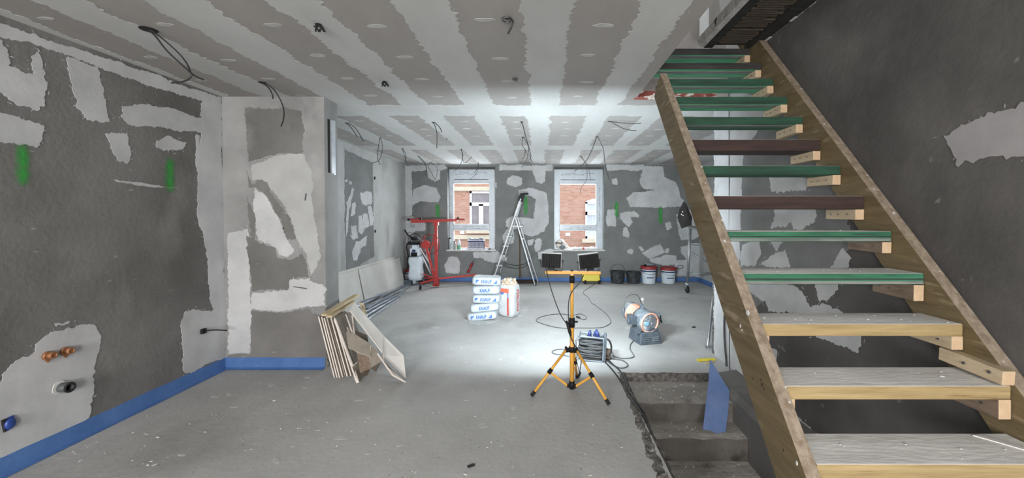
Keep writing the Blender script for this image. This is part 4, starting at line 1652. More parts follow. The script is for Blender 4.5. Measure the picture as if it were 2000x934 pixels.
floor_cable('heater_cable', [(1180, 676), (1186, 682), (1196, 689), (1199, 697), (1212, 701), (1228, 701), (1238, 698), (1236, 692), (1231, 684), (1231, 675), (1236, 668), (1243, 660)], .0055, 'cable_grey', 'grey cable running on the floor from the reel to the heater')
floor_cable('grey_cable', [(1172, 706), (1185, 700), (1200, 703), (1215, 705), (1226, 713), (1222, 719), (1210, 720), (1196, 714), (1186, 706), (1180, 700)], .006, 'cable_grey', 'grey cable loop beside the reel')


def edge_cable(name, pts, drop, r, label, mt):
    p = [atz(x, y) + Vector((0, 0, r)) for x, y in pts]
    for q in drop:
        p.append(Vector(q))
    mb = MB()
    mb.tube(smooth_path(p, 6), r, 7)
    return tag(mb.build(name, mt), label, 'cable')


edge_cable('stair_cable', [(1176, 698), (1188, 705), (1200, 716), (1212, 727), (1222, 745), (1228, 765)], [(.765, 2.95, .0), (.80, 2.86, -.10), (.84, 2.76, -.33), (.86, 2.6, -.5), (.9, 2.35, -.75)], .0075, 'upper dark cable of the pair going from the reel over the step edge', 'cable')
edge_cable('stair_cable', [(1174, 702), (1184, 711), (1196, 724), (1208, 740), (1218, 756), (1226, 772)], [(.755, 2.83, .0), (.79, 2.76, -.10), (.82, 2.68, -.4), (.85, 2.5, -.6), (.88, 2.3, -.8)], .0075, 'lower dark cable of the pair going from the reel over the step edge', 'cable')

# ------------------------------------------------------------------ construction heater
HB = atz(1267, 672) + Vector((0, .06, 0))
ht = thing('site_heater', 'dusty grey cylindrical site heater with orange ring and wire grille', 'heater', (HB.x, HB.y, 0))
HB = Vector((HB.x, HB.y, 0))
TH = Matrix.Translation(HB) @ Matrix.Rotation(R(14), 4, 'Z')
mb = MB(TH)
mb.box((0, .06, .07), (.285, .30, .14), taper=(.86, .9))
mb.box((0, .06, .155), (.235, .22, .05))
mb.build('base', 'heater_dark', ht, bevel=.012, seg=3)
for s_ in (-1, 1):
    for zz in (.035, .055, .075):
        mb = MB(TH)
        mb.box((s_ * .055, -.092, zz + .01), (.075, .012, .007))
        mb.build('louvre', 'heater', ht)
axh = Vector((-.10, .90, .10)).normalized()
fc = TH @ Vector((0, -.055, .245))
axw = (TH.to_3x3() @ axh).normalized()
L_ = .43
zrot = Vector((0, 0, 1)).rotation_difference(axw).to_matrix().to_4x4()
TB = Matrix.Translation(fc) @ zrot
mb = MB(TB)
mb.lathe([(.118, 0), (.121, .01), (.121, .16), (.118, .17), (.116, .17), (.118, L_ - .03), (.108, L_), (.095, L_)], n=36)
mb.build('barrel', 'heater', ht)
mb = MB(TB)
mb.lathe([(.1225, .19), (.1235, .20), (.1235, .33), (.1225, .34)], n=36, closed=True)
o = mb.build('faded_band', 'heater_orange', ht)
mb = MB(TB)
mb.torus((0, 0, -.002), .112, .011, n=36)
mb.build('front_ring', 'heater_orange', ht)
mb = MB(TB)
mb.lathe([(.0001, .03), (.11, .03)], n=30)
mb.build('fan_recess', 'black', ht)
for i in range(13):
    yy = -.096 + i * .016
    hw = math.sqrt(max(.0, .108 ** 2 - yy ** 2))
    mb = MB(TB)
    # bars are level in the world
    u = (TB.to_3x3().inverted() @ Vector((1, 0, 0)))
    u.z = 0
    u.normalize()
    v = Vector((-u.y, u.x, 0))
    mb.tube([u * -hw + v * yy, u * hw + v * yy], .0038, 6)
    mb.build('grille_bar', 'galv', ht)
mb = MB(TB)
mb.tube([v * -.108, v * .108], .003, 6)
mb.torus((0, 0, -.003), .03, .003, n=18)
mb.build('grille_bar', 'galv', ht)
mb = MB(TB)
up2 = (TB.to_3x3().inverted() @ Vector((0, 0, 1)))
mb.cyl(u * -.045 + Vector((0, 0, -.004)) + up2 * .0, u * -.045 + Vector((0, 0, -.014)), .024, n=20)
mb.build('round_badge', 'light_blue', ht)
# handle hoop above the barrel, side boxes, top lug
mb = MB()
hc = fc + axw * .36
sv = axw.cross(up).normalized()
mb.tube(smooth_path([hc - sv * .115, hc - sv * .12 + up * .12, hc - sv * .08 + up * .20, hc + up * .225, hc + sv * .08 + up * .20, hc + sv * .12 + up * .12, hc + sv * .115], 5), .004, 6)
mb.build('hoop_handle', 'steel_dark', ht)
mb = MB()
q = fc + axw * .16 + up * .125
mb.box(q, (.05, .06, .05), taper=(.6, .6))
mb.cyl(q + Vector((0, -.01, .02)), q + Vector((0, .03, .03)), .020, n=12)
mb.build('top_lug', 'heater_dark', ht)
mb = MB()
q = fc + axw * .14 + sv * .155 - up * .01
mb.box(q, (.10, .15, .13), Matrix.Rotation(R(14), 3, 'Z'))
cb = mb.build('control_box', 'heater', ht, bevel=.008)
mb = MB()
q2 = q + sv * .075 + Vector((0, -.03, 0))
mb.tube([q2 + up * .03 - sv * .02, q2 + up * .035 + sv * .02, q2 - up * .04 + sv * .02, q2 - up * .045 - sv * .02], .006, 6)
mb.bar(q2 + up * .06 - sv * .01, q2 - up * .06 + sv * .035, .012, .012)
mb.build('lever', 'black', cb)
mb = MB()
q = fc + axw * .16 - sv * .145 - up * .0
mb.box(q, (.06, .14, .10), Matrix.Rotation(R(14), 3, 'Z'))
mb.ball(q - sv * .04 - up * .02, .035, 10, (.6, 1, 1.2))
mb.build('gas_valve', 'heater_dark', ht, bevel=.006)
mb = MB()
q = fc + axw * .22 + sv * .06 + up * .12
mb.tube([q, q + up * .07 + sv * .0], .002, 5)
mb.box(q + up * .085 - sv * .012, (.022, .006, .03), Matrix.Rotation(R(35), 3, 'Y'))
mb.build('paper_tag', 'plaster_chip', ht)
mb = MB()
mb.tube(smooth_path([atz(1243, 660) + Vector((0, 0, .006)), aty(1247, 652, fc.y - .04), aty(1253, 647, fc.y - .03), aty(1258, 643, fc.y)], 5), .0055, 7)
mb.build('cable_tail', 'cable_grey', ht)
# ================================================================== sacks
def pillow(T, a, b, c, n=(4, 4, 2.6), seg=(22, 14, 8), wr=.004, seed=0):
    """superellipsoid sack with half sizes a, b, c"""
    bm = bmesh.new()
    bmesh.ops.create_cube(bm, size=2)
    bmesh.ops.subdivide_edges(bm, edges=bm.edges[:], cuts=9, use_grid_fill=True)
    for v in bm.verts:
        x, y, z = v.co
        l = (abs(x) ** n[0] + abs(y) ** n[1] + abs(z) ** n[2])
        # scale along the ray so that the sum becomes 1
        lo_, hi_ = .2, 1.2
        for _ in range(22):
            k = (lo_ + hi_) / 2
            if abs(x * k) ** n[0] + abs(y * k) ** n[1] + abs(z * k) ** n[2] > 1:
                hi_ = k
            else:
                lo_ = k
        p = Vector((x * k * a, y * k * b, z * k * c))
        w_ = noise.noise(p * 14 + Vector((seed * 5, 0, 0))) * wr + noise.noise(p * 40 + Vector((0, seed * 3, 0))) * wr * .35
        p += p.normalized() * w_
        v.co = T @ p
    bmesh.ops.recalc_face_normals(bm, faces=bm.faces)
    me = bpy.data.meshes.new('sack')
    bm.to_mesh(me)
    bm.free()
    for p in me.polygons:
        p.use_smooth = True
    return me


def text_mesh(s, size, xs=1.0, bold=0.0, shear=0.0):
    cu = bpy.data.curves.new('t', 'FONT')
    cu.body = s
    cu.size = size
    cu.align_x = 'CENTER'
    cu.align_y = 'CENTER'
    cu.offset = bold
    cu.shear = shear
    cu.resolution_u = 2
    ob = bpy.data.objects.new('t', cu)
    COL.objects.link(ob)
    dg = bpy.context.evaluated_depsgraph_get()
    dg.update()
    me = bpy.data.meshes.new_from_object(ob.evaluated_get(dg))
    bpy.data.objects.remove(ob)
    vs = [(v.co.x * xs, v.co.y) for v in me.vertices]
    fs = [tuple(p.vertices) for p in me.polygons]
    bpy.data.meshes.remove(me)
    return vs, fs


def on_face(T, vs2, fs, a, b, c, n, cx=0, cz=0, rot=0, off=.004, face='y-'):
    """wrap flat print onto the front (-y) face of a sack"""
    out = []
    for x, z in vs2:
        xr = x * math.cos(rot) - z * math.sin(rot) + cx
        zr = x * math.sin(rot) + z * math.cos(rot) + cz
        if face == 'y-':
            r = max(0.0, 1 - abs(xr / a) ** n[0] - abs(zr / c) ** n[2])
            out.append(T @ Vector((xr, -b * r ** (1 / n[1]) - off, zr)))
        elif face == 'z+':
            r = max(0.0, 1 - abs(xr / a) ** n[0] - abs(zr / b) ** n[1])
            out.append(T @ Vector((xr, zr, c * r ** (1 / n[2]) + off)))
    return out, fs


SY = 5.42
sacks = [  # centre x px, centre y px, half width, half height, roll deg, yaw, print
    (940, 619.5, .215, .050, 7, 0, 'tri', 'bottom white plaster sack of the stack, lying askew on the powdery floor'),
    (944, 602.5, .207, .050, 6, 4, 'word', 'fourth white plaster sack from the top, tilted up to the right'),
    (948, 585.5, .200, .050, 0, 0, 'tri', 'middle white plaster sack of the stack, lying level'),
    (948, 568, .198, .050, 1, -3, 'word', 'second white plaster sack from the top of the stack'),
    (948, 550.5, .205, .050, -3, 5, 'tri', 'top white plaster sack of the stack'),
]
NN = (8, 5, 3.6)
for i, (x, y, a, c, roll, yaw, kind, lab) in enumerate(sacks):
    b = .15
    p = aty(x, y, SY)
    if i == 0:
        p.z = max(p.z, .0)
    T = Matrix.Translation(p + Vector((0, .15, 0))) @ Matrix.Rotation(R(yaw), 4, 'Z') @ Matrix.Rotation(R(-roll * .8), 4, 'Y')
    me = pillow(T, a, b, c + .012, NN, seed=i, wr=.005)
    zmin = min(v.co.z for v in me.vertices)
    if i == 0:
        for v in me.vertices:
            if v.co.z < .002:
                v.co.z = .002 + (v.co.z - zmin) * .02
    me.materials.append(M['bag'])
    o = bpy.data.objects.new('plaster_sack', me)
    COL.objects.link(o)
    tag(o, lab, 'sack', 'white plaster sacks in the stack')
    cc = c + .012
    mb = MB()
    vs, fs = text_mesh('KNAUF', .068, .66, .0018, .12)
    v3, fs = on_face(T, vs, fs, a, b, cc, NN, cx=(.0 if kind == 'tri' else (-.0)), cz=.0, off=.007)
    mb.add(v3, fs)
    if kind == 'tri':
        for cx, tri in ((-.125, [(-.022, .026), (.03, .026), (-.022, -.026)]), (.128, [(-.03, -.026), (.024, -.026), (.024, .028)])):
            n_ = 6
            # subdivided triangle so that it follows the sack
            A, B_, C_ = [Vector(t) for t in tri]
            vs, fs, idx = [], [], {}
            for u in range(n_ + 1):
                for v in range(n_ + 1 - u):
                    idx[(u, v)] = len(vs)
                    q = A + (B_ - A) * (u / n_) + (C_ - A) * (v / n_)
                    vs.append((q.x, q.y))
            for u in range(n_):
                for v in range(n_ - u):
                    fs.append((idx[(u, v)], idx[(u + 1, v)], idx[(u, v + 1)]))
                    if u + v < n_ - 1:
                        fs.append((idx[(u + 1, v)], idx[(u + 1, v + 1)], idx[(u, v + 1)]))
            v3, fs = on_face(T, vs, fs, a, b, cc, NN, cx=cx, off=.007)
            mb.add(v3, fs)
    pr = mb.build('blue_print', 'ink_blue')
    pr.parent = o
    if i == 4:
        mb = MB()
        vs, fs = text_mesh('KNAUF', .055, .9, .001)
        v3, fs = on_face(T, vs, fs, a, b, cc, NN, cx=-.0, cz=.01, face='z+', off=.007)
        mb.add(v3, fs)
        pr = mb.build('top_print', 'ink_navy')
        pr.parent = o
    if i in (3, 4):
        mb = MB()
        q = T @ Vector((-.02, -b * .62, cc * .87))
        mb.box(q, (.075, .02, .006), Matrix.Rotation(R(-12), 3, 'X'))
        pr = mb.build('stamp', 'ink_navy' if i == 4 else 'ink_red')
        pr.parent = o

# the opened upright sack
BX = atz(994, 612)
p = Vector((atz(990, 610).x + .05, 5.72, 0))
us = thing('opened_sack', 'upright opened white paper sack with red and blue print and brown torn top', 'sack', p)
a, b, c = .145, .115, .252
NU = (6, 5, 9)
T = Matrix.Translation(p + Vector((0, 0, c))) @ Matrix.Rotation(R(-28), 4, 'Z')
me = pillow(T, a, b, c, NU, seed=21, wr=.008)
for v in me.vertices:
    if v.co.z > .40:
        v.co.z -= (v.co.z - .40) * .15
me.materials.append(M['bag_paper'])
o = bpy.data.objects.new('sack_body', me)
COL.objects.link(o)
adopt(o, us)
T0 = T
# crumpled kraft opening
bm = bmesh.new()
bmesh.ops.create_icosphere(bm, subdivisions=4, radius=1)
for v in bm.verts:
    q = v.co.copy()
    w_ = 1 + noise.noise(q * 3.2) * .32 + noise.noise(q * 9) * .12
    v.co = T @ Vector((q.x * .118 * w_ + .01, q.y * .105 * w_, q.z * .085 * w_ + c - .02))
me = bpy.data.meshes.new('torn_top')
bm.to_mesh(me)
bm.free()
me.materials.append(M['kraft'])
me.materials.append(M['bag_paper'])
for pl_ in me.polygons:
    if noise.noise(pl_.center * 22) > .3:
        pl_.material_index = 1
o = bpy.data.objects.new('torn_top', me)
COL.objects.link(o)
adopt(o, us)


def rectmesh(w, h, n=8):
    vs = [((i / n - .5) * w, (j / n - .5) * h) for j in range(n + 1) for i in range(n + 1)]
    fs = [(j * (n + 1) + i, j * (n + 1) + i + 1, (j + 1) * (n + 1) + i + 1, (j + 1) * (n + 1) + i) for j in range(n) for i in range(n)]
    return vs, fs


for nm, mt, (w_, h_), cx, cz in (('orange_panel', 'ink_orange', (.17, .065), -.01, .145), ('blue_label', 'ink_blue', (.05, .03), -.035, .105), ('red_stripe', 'ink_red', (.026, .26), .062, -.085)):
    vs, fs = rectmesh(w_, h_)
    v3, fs = on_face(T, vs, fs, a, b, c, NU, cx, cz, off=.009 if nm != 'blue_label' else .012)
    mb = MB()
    mb.add(v3, fs)
    mb.build(nm, mt, us)
mb = MB()
vs, fs = text_mesh('GIPS', .03, 1.0, .0006)
vs, fs = rectmesh(.012, .07)
v3, fs = on_face(T, vs, fs, a, b, c, NU, .062, .075, off=.009)
mb.add(v3, fs)
mb.build('blue_stripe', 'ink_blue', us)
# big red lettering down the right-hand side face
vs, fs = text_mesh('PERLIWA', .078, 1.05, .0012)
T2 = T @ Matrix.Rotation(R(90), 4, 'Z')
v3, fs = on_face(T2, vs, fs, b, a, c, (4, 5, 8), 0, -.01, rot=R(-90), off=.010)
mb = MB()
mb.add(v3, fs)
mb.build('red_lettering', 'ink_red', us)
# ================================================================== plasterboard offcuts leaning on the stub wall
def slab4(pts, t, flip=1):
    """thin board from 4+ coplanar-ish outline points, thickness t behind the face"""
    pts = [Vector(p) for p in pts]
    n = Vector((0, 0, 0))
    for i in range(len(pts)):
        n += pts[i].cross(pts[(i + 1) % len(pts)])
    n.normalize()
    mb = MB()
    k = len(pts)
    q = [p + n * (t * flip) for p in pts]
    mb.m = 0
    mb.add(pts, [tuple(range(k))])
    mb.m = 1
    mb.add(q, [tuple(range(k - 1, -1, -1))])
    mb.m = 2
    for i in range(k):
        j = (i + 1) % k
        mb.add([pts[i], pts[j], q[j], q[i]], [(0, 1, 2, 3)])
    return mb


GRP = 'plasterboard offcuts leaning on the stub wall'


def offcut(pts, label, mats=('gyp_face', 'gyp_back', 'gyp_edge'), t=.0125, flip=1):
    o = slab4(pts, t, flip).build('plasterboard_offcut', list(mats))
    return tag(o, label, 'plasterboard', GRP)


# upright row: each board nearly edge-on, bottom and top of its near edge traced
row = [  # bottom px, top px, depth of board
    (652, 738, 621, 619, .40), (657, 738, 627, 620, .46), (662, 739, 632, 622, .40), (668, 737, 636, 619, .38), (672, 735, 640, 620, .44),
    (677, 736, 645, 621, .42), (684, 735, 652, 622, .50), (690, 731, 654, 624, .46),
]
for i, (bx_, by_, tx_, ty_, dep) in enumerate(row):
    p0 = atz(bx_, by_)
    y0 = p0.y
    p1 = aty(tx_, ty_, y0 + .04)
    back = Vector((0.03, dep * .55, 0))
    pts = [p0, p0 + back + Vector((0, 0, .0)), p1 + back, p1]
    nth = ['leftmost', 'second', 'third', 'fourth', 'fifth', 'sixth', 'seventh', 'eighth'][i]
    offcut(pts, '%s plasterboard offcut from the left in the upright row beside the stub wall' % nth, ('gyp_back', 'gyp_back', 'gyp_edge'))
# wider leaning sheets in front of the row
C9 = (600, 560, 4.447)


def cp(x, y):
    return (C9[0] + x / C9[2], C9[1] + y / C9[2])


def bp(x, y, Y=None):
    a = cp(x, y)
    return atz(*a) if Y is None else aty(a[0], a[1], Y)


offcut([bp(240, 283, 3.55), bp(330, 235, 3.78), bp(440, 640, 3.60), bp(392, 690, 3.44)], 'narrow plasterboard sheet with a pale left edge leaning in front of the upright row', ('gyp_back', 'gyp_back', 'gyp_edge'))
offcut([bp(230, 270, 3.56), bp(240, 283, 3.55), bp(398, 700, 3.42), bp(446, 835), bp(425, 838), bp(378, 700, 3.43)], 'thin plasterboard strip standing left of the cut pieces, its white edge towards the viewer', ('gyp_edge', 'gyp_face', 'gyp_edge'))
offcut([bp(392, 700, 3.40), bp(440, 655, 3.46), bp(512, 770), bp(440, 832)], 'small brown-backed offcut standing on the floor at the front of the pile', ('gyp_back', 'gyp_back', 'gyp_edge'))
offcut([bp(340, 395, 3.44), bp(400, 405, 3.46), bp(555, 500, 3.50), bp(550, 610, 3.44), bp(360, 535, 3.40)], 'dark brown-backed offcut lying across the middle of the pile', ('gyp_back', 'gyp_back', 'gyp_edge'))
offcut([bp(430, 575, 3.44), bp(545, 615, 3.46), bp(548, 715, 3.44), bp(520, 775), bp(460, 750, 3.42)], 'grey offcut below the brown one in the middle of the pile', ('cleat_dark', 'gyp_back', 'gyp_edge'))
offcut([bp(552, 515, 3.47), bp(600, 545, 3.50), bp(645, 650, 3.50), bp(598, 745), bp(548, 710, 3.45)], 'narrow brown offcut right of the middle of the pile', ('gyp_back', 'gyp_back', 'gyp_edge'))
offcut([bp(330, 240, 3.70), bp(338, 240, 3.70), bp(396, 400, 3.52), bp(386, 404, 3.52)], 'thin white edge of an offcut standing inside the pile', ('gyp_edge', 'gyp_edge', 'gyp_edge'))
offcut([bp(384, 250, 3.74), bp(395, 250, 3.74), bp(414, 415, 3.58), bp(403, 415, 3.58)], 'second thin white edge of an offcut standing inside the pile, right of the first', ('gyp_edge', 'gyp_edge', 'gyp_edge'))
offcut([bp(345, 350, 3.62), bp(520, 420, 3.70), bp(560, 620, 3.62), bp(420, 560, 3.56)], 'brown sheet deep inside the pile, mostly covered by the large pale one', ('gyp_back', 'gyp_back', 'gyp_edge'))
# the large pale sheet, face up to the right, in two pieces
A_, B_, C_, D_ = bp(408, 135, 3.78), bp(372, 205, 3.66), bp(548, 430, 3.56), bp(664, 425, 3.66)
E_, F_, G_ = bp(655, 590, 3.50), bp(858, 796), bp(838, 600, 3.58)
offcut([A_, B_, bp(655, 570, 3.505), D_], 'large pale sheet leaning over the top of the pile, upper half', ('gyp_face', 'gyp_face', 'gyp_edge'), flip=-1)
offcut([D_ + Vector((0, 0, -.003)), bp(657, 592, 3.50), F_, G_], 'large pale sheet reaching down to the floor at the right of the pile', ('gyp_face', 'gyp_face', 'gyp_edge'), flip=-1)
offcut([bp(612, 575, 3.50), bp(700, 700, 3.40), bp(862, 830), bp(745, 765, 3.36)], 'long thin wedge of board resting on the floor under the large pale sheet', ('gyp_edge', 'gyp_back', 'gyp_edge'))
offcut([bp(655, 600, 3.52), bp(664, 600, 3.52), bp(668, 655, 3.48), bp(660, 655, 3.48)], 'small white-edged scrap hanging under the large pale sheet', ('gyp_edge', 'gyp_back', 'gyp_edge'))
offcut([bp(455, 140, 3.98), bp(492, 145, 3.98), bp(520, 250, 3.86), bp(480, 215, 3.84)], 'brown paper-backed scrap behind the top of the large pale sheet', ('pine', 'gyp_back', 'gyp_edge'))
# two rough boards over the top of the row
for (a0, a1, b0, b1, w_, lab) in ((145, 248, 428, 75, .055, 'rough pale board lying over the tops of the offcuts, upper of the two'), (195, 262, 400, 130, .045, 'rough pale board lying over the tops of the offcuts, lower of the two')):
    p0, p1 = bp(a0, a1, 3.52), bp(b0, b1, 4.05)
    mb = MB()
    mb.bar(p0, p1, w_, .022)
    tag(mb.build('rough_board', 'pine', bevel=.002), lab, 'board')

# ================================================================== big boards against the left wall, far end
def wall_sheet(y0, y1, ztop, xb, xt, t, lab, mats):
    pts = [(xb, y0, .012), (xb, y1, .012), (xt, y1, ztop), (xt, y0, ztop)]
    o = slab4([Vector(p) for p in pts], t, -1).build('plasterboard_sheet', list(mats))
    return tag(o, lab, 'plasterboard', 'large sheets on the far left wall')


wall_sheet(5.70, 8.05, .64, XL + .10, XL + .022, .0125, 'rearmost large pale sheet against the far left wall, its top edge showing above the others', ('gyp_face', 'gyp_back', 'gyp_edge'))
wall_sheet(5.66, 6.36, .60, XL + .16, XL + .050, .0125, 'large pale sheet nearest the pile of offcuts against the far left wall', ('gyp_face', 'gyp_back', 'gyp_edge'))
wall_sheet(6.39, 8.20, .60, XL + .17, XL + .055, .0125, 'long pale sheet reaching towards the corner on the far left wall', ('gyp_face', 'gyp_back', 'gyp_edge'))

# galvanised profiles lying on the floor along the sheets
def profile(p, q, w_, h_, lab, name='metal_profile', mt='galv'):
    p, q = Vector(p), Vector(q)
    d = (q - p).normalized()
    a = d.cross(Vector((0, 0, 1))).normalized()
    u = a.cross(d).normalized()
    t = .0025
    mb = MB()
    mb.bar(p, q, w_, t)
    mb.bar(p + a * (w_ / 2) + u * (h_ / 2), q + a * (w_ / 2) + u * (h_ / 2), t, h_)
    mb.bar(p - a * (w_ / 2) + u * (h_ / 2), q - a * (w_ / 2) + u * (h_ / 2), t, h_)
    return tag(mb.build(name, mt), lab, 'metal profile', 'metal profiles on the floor')


pr = [((700, 606), (806, 555), .05, .10, 'bluish metal profile nearest the leaning sheets'),
      ((706, 612), (800, 561), .045, .05, 'second metal profile from the leaning sheets'),
      ((700, 602), (757, 578), .07, .16, 'short bright wide profile lying on top of the heap of profiles'),
      ((708, 617), (790, 571), .04, .03, 'third metal profile from the leaning sheets'),
      ((716, 620), (786, 577), .04, .02, 'long thin metal profile at the outer side of the heap'),
      ((722, 624), (788, 579), .03, .012, 'outermost thin metal profile of the heap'),
      ((702, 610), (765, 583), .035, .10, 'metal profile crossing the heap at a slant')]
for (a0, b0, w_, zz, lab) in pr:
    profile(atz(*a0) + Vector((0, 0, zz * .55 + .003)), atz(*b0) + Vector((0, 0, zz * .3 + .003)), w_, .022, lab)
for i, (a0, b0) in enumerate((((705, 614), (740, 588)), ((712, 610), (748, 590)), ((720, 612), (745, 596)))):
    mb = MB()
    mb.bar(atz(*a0) + Vector((0, 0, .055 + .012 * i)), atz(*b0) + Vector((0, 0, .075 + .012 * i)), .012, .012)
    tag(mb.build('metal_strip', 'galv' if i else 'steel_dark'), ['dark thin strip', 'shiny thin strip', 'shorter shiny strip'][i] + ' sticking out of the heap of profiles', 'metal profile')
mb = MB()
mb.prism([atz(776, 571) + Vector((0, 0, z)) for z in (0,)] + [atz(787, 566), atz(783, 573), atz(771, 577)], (0, 0, .012))
tag(mb.build('white_scrap', 'plaster_chip'), 'small bright white scrap at the end of the metal profiles', 'scrap')

# slotted metal profile standing in the side of the stub wall
mb = MB()
a, b = atx(641, 233, XCOL + .004), atx(643, 338, XCOL + .004)
zc0, zc1 = b.z, a.z
y0, y1 = YCOL + .06, YCOL + .20
mb.box((XCOL + .006, y0 + .018, (zc0 + zc1) / 2), (.012, .04, zc1 - zc0))
mb.m = 1
mb.box((XCOL + .012, y0 + .075, (zc0 + zc1) / 2), (.022, .05, zc1 - zc0))
mb.box((XCOL + .008, y0 + .118, (zc0 + zc1) / 2), (.014, .03, zc1 - zc0 + .02))
o = mb.build('metal_stud', ['dark_hole', 'galv'])
o['label'] = 'galvanised metal stud let into the side of the stub wall'
o.parent = wall_stub

# ================================================================== red plasterboard lift
LY = 8.02
lx = aty(852, 500, LY).x
lf = thing('board_lift', 'red plasterboard lift with crank wheel and castor legs in front of the left window', 'board lift', (lx, LY, 0))
z = lambda y_, Y=LY: aty(CX, y_, Y).z
mb = MB()
mb.box((lx, LY, (z(436) + .08) / 2 + .02), (.058, .058, z(436) - .10))
mast = mb.build('mast', 'red', lf, bevel=.004)
mb = MB()
mb.box((lx - .002, LY - .012, z(470)), (.07, .07, .10))
mb.box((lx, LY, z(437) - .0), (.10, .09, .07))
mb.build('mast_head', 'red', lf, bevel=.004)
mb = MB()
mb.bar(aty(803, 433, LY), aty(893, 430, LY), .05, .055)
mb.build('cross_arm', 'red', lf, bevel=.004)
mb = MB()
mb.bar(aty(800, 429, LY + .02), aty(822, 427, LY + .02), .03, .03)
mb.bar(aty(890, 428, LY), aty(908, 429, LY), .035, .04)
mb.build('arm_extension', 'red_dull', lf, bevel=.003)
for x_, y_ in ((798, 429), (822, 427), (895, 426)):
    mb = MB()
    mb.box(aty(x_, y_, LY), (.035, .05, .05))
    mb.build('arm_stop', 'black', lf, bevel=.003)
mb = MB()
mb.tube(smooth_path([aty(803, 436, LY - .03), aty(803, 441, LY - .03), aty(808, 443, LY - .03), aty(809, 438, LY - .03)], 5), .006, 6)
mb.build('hook', 'steel_dark', lf)
# crank wheel
wc = aty(832, 478, LY - .12)
mb = MB()
mb.cyl(wc - Vector((0, .03, 0)), wc + Vector((0, .03, 0)), .085, n=24)
mb.cyl(wc - Vector((0, .05, 0)), wc - Vector((0, .03, 0)), .035, n=16)
mb.build('winch_drum', 'red', lf)
mb = MB()
mb.bar(wc, aty(828, 462, LY - .14), .03, .02)
mb.cyl(aty(829, 466, LY - .15), aty(829, 461, LY - .15), .02, n=12)
mb.build('crank_handle', 'red_dull', lf)
mb = MB()
cc_ = aty(840, 477, LY - .06)
mb.torus(cc_, .20, .008, axis=(0, 1, 0), n=30)
mb.build('hand_wheel', 'red_dull', lf)
mb = MB()
mb.bar(aty(832, 480, LY - .10), aty(848, 540, LY - .03), .045, .03, up=(0, 1, 0))
mb.build('brace_arm', 'red', lf, bevel=.003)
mb = MB()
mb.bar(aty(850, 470, LY - .04), aty(841, 486, LY - .08), .03, .02, up=(0, 1, 0))
mb.bar(aty(848, 458, LY - .04), aty(838, 500, LY - .09), .014, .014, up=(0, 1, 0))
mb.build('brace_link', 'red', lf)
hub_ = Vector((lx, LY, .14))
mb = MB()
mb.box(hub_ + Vector((0, 0, -.03)), (.10, .10, .16))
mb.box(hub_ + Vector((.0, -.02, -.09)), (.13, .06, .05))
mb.build('leg_hub', 'red', lf, bevel=.004)
wheels = [atz(821, 566), Vector((aty(930, 548, 8.40).x, 8.40, 0)), Vector((lx - .50, 8.50, 0))]
for i, f in enumerate(wheels):
    top = f + Vector((0, 0, .13))
    if i == 1:
        top = f + Vector((.0, 0, .20))
    mb = MB()
    mb.bar(hub_ + Vector((0, 0, .03)), top, .035, .035)
    lg = mb.build('leg', 'red', lf, bevel=.003)
    dd = (top - hub_).normalized()
    f2 = Vector((top.x, top.y, 0))
    mb = MB()
    mb.cyl(f2 + Vector((-.014, 0, .042)), f2 + Vector((.014, 0, .042)), .042, n=18)
    mb.build('castor', 'black_matt', lg)
    mb = MB()
    mb.bar(f2 + Vector((0, 0, .05)), f2 + Vector((0, 0, .125)), .034, .02)
    mb.build('castor_fork', 'steel_dark', lg)
mb = MB()
mb.bar(aty(845, 538, LY - .02), aty(860, 545, LY - .02), .02, .02)
mb.bar(aty(826, 535, LY - .03), aty(846, 543, LY - .03), .02, .02)
mb.build('brace_foot', 'red', lf)

# ================================================================== airless paint sprayer in the corner
SYp = 8.32
sx = aty(813, 540, SYp).x
sp = thing('paint_sprayer', 'white and black upright sprayer with hoses in the far left corner', 'sprayer', (sx, SYp, 0))
zz = lambda y_: aty(CX, y_, SYp).z
mb = MB()
prof = [(.0, .14, .13), (.10, .155, .14), (.22, .135, .125), (.30, .128, .12), (.38, .150, .135), (.46, .145, .13), (.50, .13, .12)]
vs, fs = [], []
n = 20
for (h_, rx, ry) in prof:
    for j in range(n):
        a_ = 2 * math.pi * j / n
        ca, sa = math.cos(a_), math.sin(a_)
        e = .45
        vs.append((sx + rx * math.copysign(abs(ca) ** e, ca), SYp + ry * math.copysign(abs(sa) ** e, sa), zz(546) + h_))
for i in range(len(prof) - 1):
    for j in range(n):
        fs.append((i * n + j, i * n + (j + 1) % n, (i + 1) * n + (j + 1) % n, (i + 1) * n + j))
fs += [tuple(range(n - 1, -1, -1)), tuple(range((len(prof) - 1) * n, len(prof) * n))]
mb.add(vs, fs, True)
mb.build('tank', 'bucket_white', sp)
mb = MB()
mb.box((sx, SYp - .02, zz(492)), (.20, .20, .17))
mb.box((sx, SYp - .04, zz(482)), (.12, .16, .10))
mb.build('motor_head', 'bucket_white', sp, bevel=.02, seg=3)
mb = MB()
mb.box((sx, SYp - .135, zz(496)), (.13, .03, .09))
mb.box((sx - .0, SYp - .10, zz(475)), (.27, .10, .05))
mb.ball((sx - .02, SYp - .08, zz(466)), .06, 10, (1.4, 1, .6))
mb.build('black_trim', 'black', sp, bevel=.008)['kind'] = 'stuff'
mb = MB()
mb.box((sx - .0, SYp - .152, zz(489)), (.07, .006, .05))
mb.build('gauge_label', 'ink_navy', sp)
mb = MB()
mb.tube(smooth_path([aty(800, 500, SYp), aty(797, 478, SYp), aty(800, 462, SYp), aty(812, 456, SYp), aty(824, 466, SYp), aty(830, 486, SYp), aty(829, 500, SYp)], 5), .012, 8)
mb.build('push_handle', 'steel_dark', sp)
mb = MB()
mb.tube([aty(790, 449, SYp), aty(797, 460, SYp), aty(806, 464, SYp)], .016, 8)
